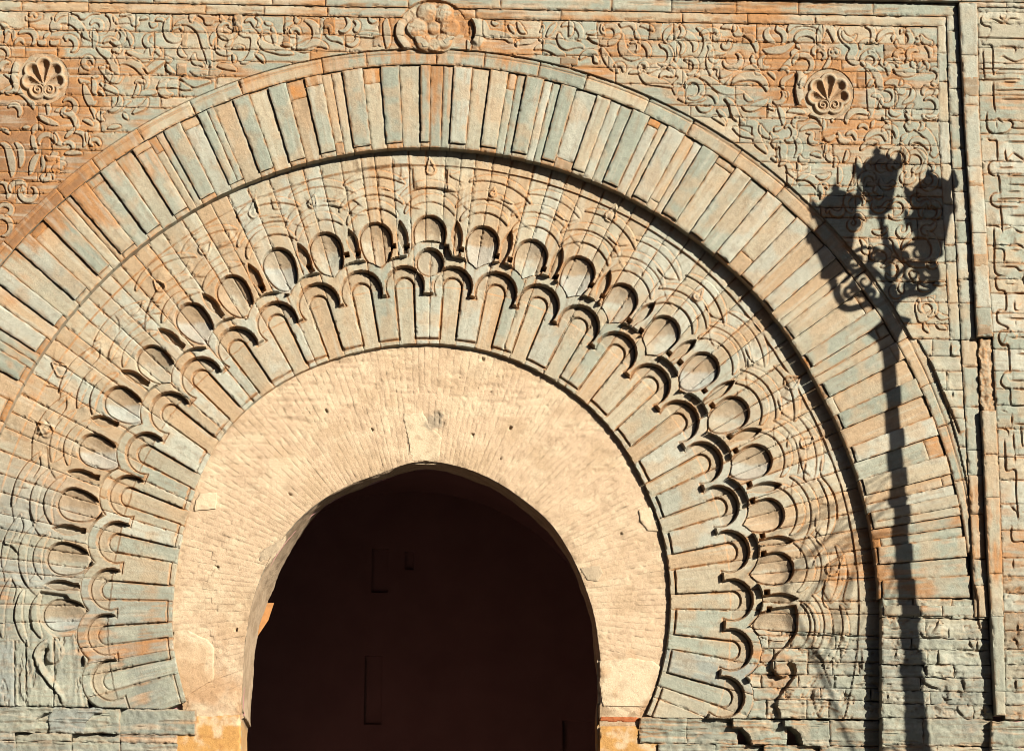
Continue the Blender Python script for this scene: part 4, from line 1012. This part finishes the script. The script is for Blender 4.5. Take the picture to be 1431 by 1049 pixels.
# ================================================================== brick arch set inside the gateway
ba = empty('brick_arch', None, (0, 0, 0))
tag(ba, 'cream limewashed brick horseshoe arch around the dark opening', 'arch')
PLAS = K * np.array([.80, .63, .42])
def brick_colour(P, A, B, edge, grad, seed, base, orange, sat):
    X, Y = P[..., 0], P[..., 1]
    c = np.broadcast_to(base, P.shape[:-1] + (3,)).copy()
    n = fbm(X / 40, Y / 40, 2, 4); f = fbm(X / 5.0, Y / 5.0, 12, 3); r, t = rt(P)
    c = mix(c, PEACH * 1.05, sm(n, .42, .70) * .65); c = mix(c, PLAS * 1.04, sm(fbm(X / 30 + 7, Y / 18, 82, 4), .5, .7) * .6)
    c = mix(c, BRICK * 1.1, sm(f, .55, .8) * .5)
    c = mix(c, BROWN * 1.2, sm(fbm(X / 13, Y / 9, 66, 4) , .58, .74) * .38)
    d = np.minimum(RB1(t) - r, r - RB0(t))
    c = mix(c, BROWN * 1.1, (1 - sm(d, 0, 16)) * sm(fbm(X / 8, Y / 8, 14, 3), .42, .7) * .6)
    c = mix(c, ORANGE, sm(X, 380, 180) * 0 + sm(Y, 840, 960) * sm(n, .4, .6) * .35)
    c = mix(c, BROWN * 1.1, (1 - sm(edge, .2, 1.2)) * sm(fbm(X / 14, Y / 14, 18, 3), .48, .66) * .4)
    hole = np.hypot((X - 606) * .9, Y - 588)
    c = mix(c, K * np.array([.38, .31, .22]), (1 - sm(hole + 14 * (f - .5), 8, 15)) * .8)
    c = mix(c, BROWN * 1.3, (1 - sm(np.abs(X - 606 - 5 * (f - .5)), 3, 9)) * sm(Y, 596, 602) * (1 - sm(Y, 615, 640)) * .35)
    return c
def plaster_h(P):
    # trowel scoring: level lines high up, loose scratches elsewhere
    X, Y = P[..., 0], P[..., 1]; r, t = rt(P)
    up = sm(r, 270, 310) * (1 - sm(np.abs(t), 35, 75))
    lv = sm(fbm(X / 40.0, (Y - .017 * X) / 2.6, 101, 3), .56, .70)
    hole = 0 * X
    for hx, hy, hr in ((713, 598, 2.6), (661, 607, 1.8), (675, 502, 2.6), (456, 574, 2.0), (868, 745, 1.8), (846, 955, 1.8), (872, 946, 1.6), (304, 792, 1.6), (700, 640, 1.6), (520, 600, 1.5), (405, 690, 1.8), (330, 880, 2.0)):
        hole = np.maximum(hole, 1 - sm(np.hypot(X - hx, Y - hy), hr * .6, hr * 1.3))
    brk = 1 - sm(np.hypot((X - 606) * .85, Y - 588) + 9 * (fbm(X / 6, Y / 6, 107, 3) - .5), 11, 14)
    return -brk * (1.2 + 3.2 * (fbm(X / 3.5, Y / 3.5, 109, 3) - .3)) - 5.0 * hole - 1.5 * lv * up * sm(fbm(X / 50, Y / 30, 103, 3), .38, .55) - .7 * sm(fbm(X / 5, Y / 5, 105, 3), .68, .8)
br = random.Random(21)
tm = 0
def ring(r0f, r1f, t0, t1, n, dh=0.0, inner_ring=False):
    ws = [br.uniform(.8, 1.2) for _ in range(n)]; tot = sum(ws); t = t0
    for wv in ws:
        tn = t + (t1 - t0) * wv / tot; m = (t + tn) / 2
        r0 = float(r0f(m)); r1 = float(r1f(m))
        if r1 - r0 > 4:
            g, LA, LB = gpolar(r0, t, r1, tn)
            def g(A, B, t=t, tn=tn, r0=r0, r1=r1, LA=LA, LB=LB):
                tt = t + (tn - t) * B / LB
                ra = np.minimum(r0f(tt), r1 - 3) if inner_ring else r0
                return pol(ra + (r1 - ra) * A / LA, tt)
            stone('brick', ba, g, LA, LB, H_BRICK + dh + br.uniform(-.14, .14), plaster_h, H_BRICK, 2.2, BRICK * br.uniform(.97, 1.03), 0, None, joint=.0, cham=.20, rough=.5, skirt=9, tilt=.16, chip=0.5, mat=M_BRICK, colf=brick_colour, wob=.35)
        t = tn
mid = lambda t: (RB0(t) + RB1(t)) / 2 + 5 * math.sin(t * .21) + 4
ring(lambda t: RB0(t) + 0.2, lambda t: mid(t) + br.uniform(-13, 13), -122, 119.5, 138, inner_ring=True)
ring(lambda t: mid(t) - 16, lambda t: RB1(t) + 6, -118, 119, 150, -.45)
def patch(name, pts, h, base, label=None, s=1.6, seed=4, orange=0.0, rough=.5, href=H_BRICK, par=None, skirt=4, cf=None):
    pts = np.array(pts, float); lo = pts.min(0) - 3; hi = pts.max(0) + 3
    g, LA, LB = gquad(lo, (hi[0], lo[1]), hi, (lo[0], hi[1]))
    sdf = lambda P: poly_sd(P + 3.0 * (np.stack([fbm(P[..., 0] / 9, P[..., 1] / 9, seed, 3), fbm(P[..., 0] / 9, P[..., 1] / 9, seed + 1, 3)], -1) - .5), pts)
    o = stone(name, par or ba, g, LA, LB, h, None, href, s, base, orange, sdf, 3.0, 5.0, 0, 0, rough, skirt, mat=M_BRICK, colf=cf or brick_colour, wob=0, tilt=.2, chip=0)
    if label and o: o['label'] = label
    return o
patch('plaster_patch', [(563, 576), (580, 577), (590, 574), (600, 596), (612, 604), (618, 612), (613, 643), (600, 645), (588, 643), (576, 644), (572, 622), (567, 600)], H_BRICK + .9, PLAS, 'pale plaster patch over the crown')
patch('plaster_patch', [(242, 882), (262, 880), (290, 893), (299, 905), (298, 950), (285, 958), (268, 967), (258, 975), (250, 948), (243, 915)], H_BRICK + 1.6, PLAS, 'smooth plaster patch near the foot', seed=8)
patch('plaster_patch', [(838, 924), (858, 921), (880, 920), (912, 924), (924, 931), (914, 970), (903, 988), (870, 987), (842, 986), (838, 960)], H_BRICK + 1.6, PLAS, 'smooth plaster patch near the foot', seed=12)
patch('plaster_patch', [(893, 712), (908, 708), (920, 730), (922, 742), (905, 741), (894, 728)], H_BRICK + 1.4, PLAS * 1.05, seed=15)
patch('plaster_patch', [(278, 690), (303, 688), (302, 711), (272, 714), (272, 702)], H_BRICK + 1.2, PLAS * 1.05, seed=19)
GREYP = np.array([.33, .29, .22])
def flat_colour(P, A, B, edge, grad, seed, base, orange, sat):
    return np.broadcast_to(base, P.shape[:-1] + (3,)) * (.8 + .4 * fbm(P[..., 0] / 6, P[..., 1] / 6, 33, 4))[..., None]
patch('cement_repair', [(363, 772), (374, 764), (390, 754), (397, 750), (392, 760), (378, 777), (369, 788), (362, 784)], H_BRICK + .4, K * np.array([.58, .45, .30]), seed=23, cf=flat_colour)
patch('cement_repair', [(810, 794), (838, 789), (842, 800), (836, 812), (820, 811)], H_BRICK + 1.0, K * np.array([.58, .45, .30]), seed=27, cf=flat_colour)
patch('red_brick_course', [(839, 1001), (897, 1002), (898, 1008), (839, 1007.5)], H_BRICK + 1.2, K * np.array([.50, .15, .05]), seed=31, cf=flat_colour)
patch('broken_footing', [(838, 984), (860, 986), (880, 990), (903, 994), (900, 1018), (838, 1018)], H_BRICK - .3, BROWN * 1.2, seed=35)
patch('broken_footing', [(258, 968), (290, 966), (332, 964), (335, 1004), (250, 1004), (262, 985)], H_BRICK + .4, BRICK * .85, seed=39, rough=1.2)
def ochre_colour(P, A, B, edge, grad, seed, base, orange, sat):
    n = fbm(P[..., 0] / 16, P[..., 1] / 16, 37, 4)
    c = np.broadcast_to(base, P.shape[:-1] + (3,)).copy()
    c = mix(c, PLAS * 1.05, sm(n, .48, .7) * .7); c = mix(c, ORANGE * .8, sm(fbm(P[..., 0] / 7, P[..., 1] / 7, 41, 3), .55, .8) * .5)
    return c
patch('impost_block', [(234, 1012), (246, 1002), (300, 1001), (334, 999.5), (334, 1080), (231, 1080), (231, 1025)], H_BRICK + 4, OCHRE * 1.12, 'orange plastered impost block', href=H_BRICK, cf=ochre_colour, skirt=20)
patch('impost_block', [(838, 1016), (880, 1015), (902, 1016), (916, 1019), (926, 1029), (930, 1041), (932, 1080), (838, 1080)], H_BRICK + 4, OCHRE * 1.05, 'orange plastered impost block', href=H_BRICK, cf=ochre_colour, skirt=20)
# soffit and jambs, 1.6 m deep
cur = np.vstack([[(334, 1085)], [(333.6, 1003)], pol(RB0(np.linspace(-120.5, 119.5, 200)), np.linspace(-120.5, 119.5, 200)), [(837.5, 1010)], [(838, 1085)]])
cur = catmull(cur, 3.0)
base3 = wall(cur, H_BRICK); nd = 40
dep = np.linspace(0, 1.0, nd)
ct = rt(cur)[1]; depth = np.where(ct < 0, np.interp(ct, [-75, -42], [1.58, .36]), .36); depth = np.where((cur[:, 0] < 400) & (cur[:, 1] > 850), 1.58, depth)
V = np.repeat(base3[:, None, :], nd, 1); V[..., 1] += depth[:, None] * dep[None, :] + .004
nc = len(cur); U, W2 = np.meshgrid(np.arange(nc), np.arange(nd), indexing='ij')
dsp = (fbm(U * .35, W2 * .5, 7, 4) - .5) * .014 + (fbm(U * .06, W2 * .1, 9, 2) - .5) * .04
dirn = base3[:, [0, 2]] - wall(np.array([[CX, CY + 20]]), H_BRICK)[0][[0, 2]]; dirn /= np.hypot(dirn[:, 0], dirn[:, 1])[:, None]
fade = np.minimum(1, W2 / 3.0)
V[..., 0] += dirn[:, 0:1] * dsp * fade; V[..., 2] += dirn[:, 1:2] * dsp * fade
ix = np.arange(nc * nd).reshape(nc, nd)
q = np.stack([ix[:-1, :-1], ix[:-1, 1:], ix[1:, 1:], ix[1:, :-1]], -1).reshape(-1, 4)
nn = fbm(U * .12, W2 * .2, 19, 4); cc = mix(np.broadcast_to(BRICK * .78, U.shape + (3,)).copy(), BROWN * 1.1, sm(nn, .42, .65) * .7)
cc = mix(cc, OCHRE, np.repeat((cur[:, 1] > 1000)[:, None], nd, 1) * .7)
raw_mesh('soffit', V.reshape(-1, 3), [q], M_BRICK, ba, cc.reshape(-1, 3), True)

# ================================================================== dark passage behind the arch
def box_bm(x0, x1, y0, y1, z0, z1):
    v = np.array([(x, y, z) for x in (x0, x1) for y in (y0, y1) for z in (z0, z1)], float)
    f = np.array([(0, 1, 3, 2), (4, 6, 7, 5), (0, 4, 5, 1), (2, 3, 7, 6), (0, 2, 6, 4), (1, 5, 7, 3)])
    return v, f
def boxes(name, lst, mat, parent=None):
    V = []; F = []; n = 0
    for b in lst:
        v, f = box_bm(*b); V.append(v); F.append(f + n); n += 8
    return raw_mesh(name, np.vstack(V), [np.vstack(F)], mat, parent, None, False)
# vaulted chamber: side walls, barrel vault and back wall with two slots and a doorway
zs, rad, xc, yb = 4.3, 2.55, 0.55, 7.0
a = np.linspace(0, PI, 33)
px = xc + rad * np.cos(a); pz = zs + rad * np.sin(a)
px = np.concatenate([[xc + rad], px, [xc - rad]]); pz = np.concatenate([[0], pz, [0]])
ys = np.linspace(.75, yb, 9)
V = np.array([[x, y, z] for y in ys for x, z in zip(px, pz)]); m = len(px)
q = np.array([[j * m + i, j * m + i + 1, (j + 1) * m + i + 1, (j + 1) * m + i] for j in range(len(ys) - 1) for i in range(m - 1)])
tag(raw_mesh('passage_vault', V, [q], M_DARK, None, None, True), 'dark barrel vault of the passage behind the arch', None, kind='structure')
# front cheek closing the chamber round the arch
ci = wall(cur, H_BRICK); ci[:, 1] = .74
co_ = ci.copy(); d = co_[:, [0, 2]] - np.array([xc, 5.0]); k = 9.0 / np.maximum(.1, np.hypot(d[:, 0], d[:, 1])); co_[:, 0] = xc + d[:, 0] * k; co_[:, 2] = 5.0 + d[:, 1] * k
n = len(ci); k = np.arange(n - 1)
tag(raw_mesh('passage_front_wall', np.vstack([ci, co_]), [np.stack([k, k + 1, n + k + 1, n + k], 1)], M_DARK, None, None, False), 'dark inner face of the gateway wall', None, kind='structure')
def pz_at(px_, py_, y):
    d = _f * FPX + (px_ - PCX) * _r - (py_ - PCY) * _u; t = (y + DIST) / d[1]; return CAM + d * t
bw = empty('passage_back_wall', None, (0, yb, 0)); tag(bw, 'dark back wall of the passage with two narrow slots', None, kind='structure')
holes = []
for x0, y0, x1, y1 in ((520, 766, 542, 828), (510, 916, 533, 1012), (566, 770, 578, 796), (786, 1006, 828, 1120)):
    p = pz_at(x0, y0, yb); q_ = pz_at(x1, y1, yb); holes.append((p[0], q_[0], q_[2], p[2]))
xs = sorted({-4.5, 5.5, *[h[0] for h in holes], *[h[1] for h in holes]}); zz = sorted({0.0, 11.0, *[h[2] for h in holes], *[h[3] for h in holes]})
cells = []
for x0, x1 in zip(xs[:-1], xs[1:]):
    for z0, z1 in zip(zz[:-1], zz[1:]):
        mx_, mz_ = (x0 + x1) / 2, (z0 + z1) / 2
        if not any(h[0] < mx_ < h[1] and h[2] < mz_ < h[3] for h in holes): cells.append((x0, x1, z0, z1))
V = []; F = []
for i, (x0, x1, z0, z1) in enumerate(cells):
    V += [(x0, 0, z0), (x1, 0, z0), (x1, 0, z1), (x0, 0, z1)]; F.append([4 * i, 4 * i + 1, 4 * i + 2, 4 * i + 3])
raw_mesh('wall_face', V, [np.array(F)], M_DARK, bw, None, False)
for i, h in enumerate(holes):
    boxes('slot' if i < 3 else 'door_recess', [(h[0] - .02, h[1] + .02, .05, .34, h[2] - .02, h[3] + .02), (h[0] - .06, h[0], .002, .34, h[2] - .06, h[3] + .06), (h[1], h[1] + .06, .002, .34, h[2] - .06, h[3] + .06), (h[0], h[1], .002, .34, h[3], h[3] + .06), (h[0], h[1], .002, .34, h[2] - .06, h[2])], M_DARK, bw)
# stone corbel that catches the sun behind the left jamb
y0c, y1c = 1.99, 2.22
P = [(330, 842), (383, 842), (375, 866), (359, 890), (330, 896)]
fr = np.array([pz_at(x, y, y0c) for x, y in P]); bk = fr.copy(); bk[:, 1] = y1c; bk[:, 0] -= .05
n = len(P); k = np.arange(n)
c = raw_mesh('stone_corbel', np.vstack([fr, bk]), [np.array([list(range(n))]), np.array([list(range(2 * n - 1, n - 1, -1))]), np.stack([k, n + k, n + (k + 1) % n, (k + 1) % n], 1)], plain_material('corbel_stone', tuple(ORANGE * 1.05), .9, 0, 12, .25, .4), None, None, False)
tag(c, 'small sunlit corbel stone behind the left jamb of the arch', 'corbel')

# ================================================================== ground
tag(raw_mesh('ground', [(-300, -300, 0), (300, -300, 0), (300, 300, 0), (-300, 300, 0)], [np.array([[0, 1, 2, 3]])], M_GROUND, None, None, False), 'worn stone paving before the gateway', None, kind='structure')

# ================================================================== street lamp (stands to the right of the view; its shadow falls on the wall)
SV = np.array(SUN)
def off_wall(P, dist):
    """point on the sun's ray through survey point P, 'dist' metres out from the wall"""
    p = wall(np.atleast_2d(np.array(P, float)), -3.0)
    return p + SV * ((dist + p[:, 1:2]) / -SV[1])
CA = math.cos(SUN_A)
LD = 1.8
lamp = empty('street_lamp', None)
foot = off_wall((1291, 1040), LD)[0]; top = off_wall((1229, 205), LD)[0]
axis_x = off_wall((1240, 420), LD)[0][0]
LEAN = R(1.5)                                  # the post leans a little
lamp.location = (axis_x + off_wall((1240, 420), LD)[0][2] * math.sin(LEAN), -LD, 0); lamp.rotation_euler = (0, -LEAN, 0)
tag(lamp, 'tall black iron street lamp with five crowned lanterns', 'street lamp')
def L(P):
    """survey shadow points -> lamp's own coordinates (plane parallel to the wall)"""
    p = off_wall(P, LD); return np.stack([p[:, 0] - axis_x, 0 * p[:, 0], p[:, 2]], 1)
def lathe(name, prof, cx, mat, parent, n=16, cap=True, flat=False, rot=0.0):
    prof = np.array(prof, float); aa = np.linspace(0, 2 * PI, n, endpoint=False) + rot
    V = np.concatenate([np.stack([cx + r * np.cos(aa), r * np.sin(aa), np.full(n, z)], 1) for r, z in prof])
    k = np.arange(n); q = np.concatenate([np.stack([j * n + k, j * n + (k + 1) % n, (j + 1) * n + (k + 1) % n, (j + 1) * n + k], 1) for j in range(len(prof) - 1)])
    return raw_mesh(name, V, [q, np.array([list(range(n))]), np.array([list(range(len(V) - 1, len(V) - n - 1, -1))])], mat, parent, None, not flat)
def tube(name, pts, rad, mat, parent, n=8, smooth=True, step=.02):
    c = catmull_3(np.array(pts, float), step); m = len(c)
    rr = np.interp(np.linspace(0, 1, m), np.linspace(0, 1, len(np.atleast_1d(rad))), np.atleast_1d(rad))
    T = np.gradient(c, axis=0); T /= np.linalg.norm(T, axis=1)[:, None] + 1e-9
    ref = np.array([0, 1.0, 0.02]); A = np.cross(T, ref); A /= np.linalg.norm(A, axis=1)[:, None] + 1e-9; B = np.cross(T, A)
    th = np.linspace(0, 2 * PI, n, endpoint=False)
    V = (c[:, None] + rr[:, None, None] * (np.cos(th)[None, :, None] * A[:, None] + np.sin(th)[None, :, None] * B[:, None])).reshape(-1, 3)
    k = np.arange(n); q = np.concatenate([np.stack([j * n + k, j * n + (k + 1) % n, (j + 1) * n + (k + 1) % n, (j + 1) * n + k], 1) for j in range(m - 1)])
    return raw_mesh(name, V, [q, np.array([list(range(n))]), np.array([list(range(len(V) - 1, len(V) - n - 1, -1))])], mat, parent, None, True)
def catmull_3(p, step):
    q = np.vstack([2 * p[0] - p[1], p, 2 * p[-1] - p[-2]]); out = []
    for i in range(1, len(q) - 2):
        n = max(2, int(np.linalg.norm(q[i + 1] - q[i]) / step)); t = np.linspace(0, 1, n, endpoint=False)[:, None]
        out.append(.5 * (2 * q[i] + (q[i + 1] - q[i - 1]) * t + (2 * q[i - 1] - 5 * q[i] + 4 * q[i + 1] - q[i + 2]) * t ** 2 + (3 * q[i] - q[i - 1] - 3 * q[i + 1] + q[i + 2]) * t ** 3))
    return np.vstack(out + [p[-1:]])
def zof(y, x=1245): return L([(x, y)])[0][2]
W1 = S * CA * .5                                # half width of a shadow, in survey units -> radius
post = [(30, 1049), (17, 1035), (15, 1000), (14.5, 960), (14.5, 940), (18, 936), (18, 930), (14, 925), (13.5, 880), (13.5, 872), (17, 868), (17, 862), (13.2, 856), (13, 800), (12.3, 720), (12.2, 700), (15, 697), (15, 692), (12, 688), (11.8, 640), (10.8, 560), (11.5, 510), (13, 490), (12.5, 476),
        (17, 468), (20, 462), (28, 456), (20, 450), (12, 446), (9, 438), (11, 428), (14, 420), (12, 410), (7, 400), (5.5, 380), (8, 366), (10, 358), (6, 348), (5, 330), (4.5, 318)]
pr = [(.46, 0.0), (.46, .12), (.40, .16), (.36, .6), (.32, .8), (.26, 1.2), (.20, 1.6), (.15, 2.2)] + [(w_ * 2 * W1, zof(y)) for w_, y in post if zof(y) > 2.3 and w_ < 20 or w_ > 20 and y < 500]
lathe('post', pr, 0.0, M_IRON, lamp, 20)
lathe('plinth', [(.62, 0), (.62, .10), (.52, .12), (.50, .22)], 0.0, M_IRON, lamp, 8, flat=True)
def lantern(at, finial, k, name='lantern', dy=0.0, spike=16):
    """at: where the finial's shadow falls; k: size; dy: how far the lantern hangs towards the wall from the post"""
    p0 = off_wall((at[0], finial), LD - dy)[0]
    zr = lambda y: off_wall((at[0], finial + (y - 200) * k), LD - dy)[0][2]
    e = empty(name, lamp); e.location = (p0[0] - axis_x, dy, 0)
    w1 = 2 * W1 * k
    roof = [(.6, 200), (1.4, 206), (2.6, 209), (6.5, 212), (7.5, 215), (4.5, 217), (9, 220), (15, 223), (22, 228), (28, 234), (33, 239)]
    body = [(33, 240), (30, 249), (24, 268), (18.5, 284), (16.5, 290)]
    fin = [(16.5, 290), (19, 293), (19, 297), (12, 300), (5, 303), (8, 307), (5, 311), (4, 330)]
    lathe('roof', [(max(.004, w_ * w1), zr(y)) for w_, y in roof][::-1], 0.0, M_IRON, e, 6, flat=True, rot=.3)
    lathe('pane_body', [(w_ * w1 * .95, zr(y)) for w_, y in body][::-1], 0.0, M_MILK, e, 6, flat=True, rot=.3)
    for q in range(6):
        th = .3 + q * PI / 3
        tube('glazing_bar', [(w_ * w1 * math.cos(th), w_ * w1 * math.sin(th), zr(y)) for w_, y in body], .012, M_IRON, e, 5, step=.3)
        rr = 33 * w1
        tube('crown_spike', [(rr * math.cos(th), rr * math.sin(th), zr(240)), (rr * 1.12 * math.cos(th), rr * 1.12 * math.sin(th), zr(234)), (rr * 1.16 * math.cos(th), rr * 1.16 * math.sin(th), zr(240 - spike))], [.03, .025, .003], M_IRON, e, 5, step=.05)
    lathe('holder', [(max(.004, w_ * w1), zr(y)) for w_, y in fin][::-1], 0.0, M_IRON, e, 12)
    return e
lantern((1227, 250), 200, 1.0)
ARM = 64 * S
lantern((1168, 0), 249, 1.0, dy=0.0)
lantern((1166, 0), 283, 1.0, dy=-ARM)
lantern((1297, 0), 231, 1.0, dy=ARM)
lantern((1295, 0), 266, 1.0, dy=0.0)
def scroll(pts, r=.028, name='arm', n=7): return tube(name, L(pts), r, M_IRON, lamp, n, step=.015)
# side arms and the ironwork between them
scroll([(1240, 432), (1222, 420), (1205, 424), (1190, 427), (1177, 420), (1170, 408), (1171, 392)], [.04, .034, .03, .03])
scroll([(1240, 430), (1258, 416), (1275, 412), (1290, 413), (1302, 404), (1306, 390), (1303, 372)], [.04, .034, .03, .03])
def spiral(cx, cy, r, turns, a0, sgn=1, n=26):
    a = np.linspace(0, turns * 2 * PI, n); rr = r * (1 - .8 * a / a[-1])
    return [(cx + q * math.cos(a0 + sgn * t), cy + q * math.sin(a0 + sgn * t)) for q, t in zip(rr, a)]
for cx, cy, r, tu, a0, sg in ((1209, 392, 17, 1.6, 1.2, 1), (1271, 386, 17, 1.6, 1.9, -1), (1196, 366, 12, 1.4, .5, 1), (1283, 358, 15, 1.4, 2.6, -1), (1222, 362, 10, 1.3, 2.0, 1), (1258, 362, 10, 1.3, 1.1, -1), (1188, 405, 10, 1.3, 0, 1), (1292, 396, 9, 1.3, 3, -1),
                             (1216, 410, 9, 1.2, 3.0, 1), (1265, 405, 9, 1.2, .2, -1)):
    scroll(spiral(cx, cy, r, tu, a0, sg), [.021, .018, .012], 'iron_scroll', 6)
for pts in ([(1237, 400), (1224, 384), (1210, 374), (1196, 378), (1180, 392)], [(1242, 398), (1256, 382), (1268, 371), (1284, 374), (1298, 386)], [(1239, 372), (1222, 352), (1205, 348), (1190, 355), (1176, 372)], [(1241, 370), (1258, 350), (1272, 344), (1288, 350), (1300, 366)],
            [(1238, 345), (1230, 356), (1214, 366), (1200, 384), (1186, 400)], [(1242, 344), (1252, 356), (1266, 366), (1280, 380), (1292, 394)]):
    scroll(pts, [.018, .021, .021, .016], 'iron_scroll', 6)

# ================================================================== slender palm beside the lamp (its fronds shade the foot of the arch)
PD = 3.4
palm = empty('young_palm', None); pb = off_wall((1262, 1049), PD)[0]
palm.location = (pb[0], -PD, 0)
tag(palm, 'slender young palm with thin drooping fronds beside the lamp', 'palm tree')
def Q(P):
    p = off_wall(P, PD); return np.stack([p[:, 0] - pb[0], 0 * p[:, 0], p[:, 2]], 1)
st = Q([(1262, 1075), (1228, 1049), (1200, 990), (1168, 912), (1138, 842), (1120, 800)])
tube('trunk', np.vstack([[(.35, .1, 0)], [(.30, .05, 1.2)], [(.2, 0, 2.4)], st]), [.05, .04, .03, .022, .016, .010], M_BARK, palm, 8, step=.08)
M_LEAF = plain_material('dry_palm_leaf', (.10, .10, .04), .7, 0, 10, .3, .1)
pr_ = random.Random(12)
for tipx, tipy, sx, sy in ((1112, 770, 1246, 662), (1118, 742, 1250, 652), (1124, 722, 1240, 668), (1136, 800, 1238, 690), (1150, 830, 1236, 706), (1166, 850, 1230, 720), (1180, 868, 1226, 735), (1128, 790, 1244, 676), (1200, 872, 1222, 750), (1190, 900, 1215, 770), (1150, 770, 1232, 700), (1215, 905, 1228, 770)):
    mx_, my_ = (tipx + sx) / 2 + pr_.uniform(-4, 4), (tipy + sy) / 2 - pr_.uniform(3, 10)
    o = tube('leaf', Q([(sx, sy), (mx_, my_), (tipx, tipy)]) + np.array([[0, pr_.uniform(-.5, .5), 0], [0, pr_.uniform(-.4, .4), 0], [0, pr_.uniform(-.5, .5), 0]]), [.003, .008, .008, .002], M_LEAF, palm, 5, step=.08)
for pts in ([(1120, 800), (1150, 770), (1195, 720), (1246, 662)], [(1138, 842), (1170, 800), (1205, 752), (1236, 706)], [(1168, 912), (1190, 880), (1208, 830), (1226, 745)]):
    tube('frond_stalk', Q(pts), [.011, .009, .006], M_BARK, palm, 6, step=.08)

# ================================================================== unseen houses added behind and beside the viewer to cut sky and ground light
M_EARTH = plain_material('rammed_earth_render', (.30, .16, .10), .95, 0, 2, .2, .4)
M_SHUT = plain_material('dark_wood_shutter', (.06, .04, .025), .7, 0, 12, .3, .2)
def house(name, label, x0, x1, y0, y1, z1, face):
    h = empty(name, None, ((x0 + x1) / 2, (y0 + y1) / 2, 0)); tag(h, label, 'house', 'added houses blocking sky light')
    ox, oy = h.location.x, h.location.y
    boxes('wall', [(x0 - ox, x1 - ox, y0 - oy, y1 - oy, 0, z1)], M_EARTH, h)
    par = []
    for (a, b, c, d_) in ((x0, x1, y0, y0 + .4), (x0, x1, y1 - .4, y1), (x0, x0 + .4, y0 + .4, y1 - .4), (x1 - .4, x1, y0 + .4, y1 - .4)): par.append((a - ox, b - ox, c - oy, d_ - oy, z1 + .002, z1 + .9))
    boxes('parapet', par, M_EARTH, h)
    L0, L1 = (x0, x1) if face in 'NS' else (y0, y1)
    for k in range(int((L1 - L0) / 4)):
        for fl in range(int(z1 / 3.6)):
            u = L0 + 2 + 4 * k; z = 1.2 + 3.6 * fl
            if face == 'N': bx = (u - .5 - ox, u + .5 - ox, y1 - oy - .1, y1 - oy + .06, z, z + 1.6)
            elif face == 'E': bx = (x1 - ox - .1, x1 - ox + .06, u - .5 - oy, u + .5 - oy, z, z + 1.6)
            else: bx = (x0 - ox - .06, x0 - ox + .1, u - .5 - oy, u + .5 - oy, z, z + 1.6)
            boxes('shutter', [bx], M_SHUT, h)
house('sky_block_house', 'tall earthen house added out of view opposite the gateway to block sky light', -26, 16.5, -34, -23.5, 20, 'N')
house('sky_block_house', 'tall earthen house added out of view on the left to block sky light', -24, -12, -23, -2, 17, 'E')
house('sky_block_house', 'earthen house added out of view on the right to block sky light', 17, 30, -8.5, -1, 14, 'W')
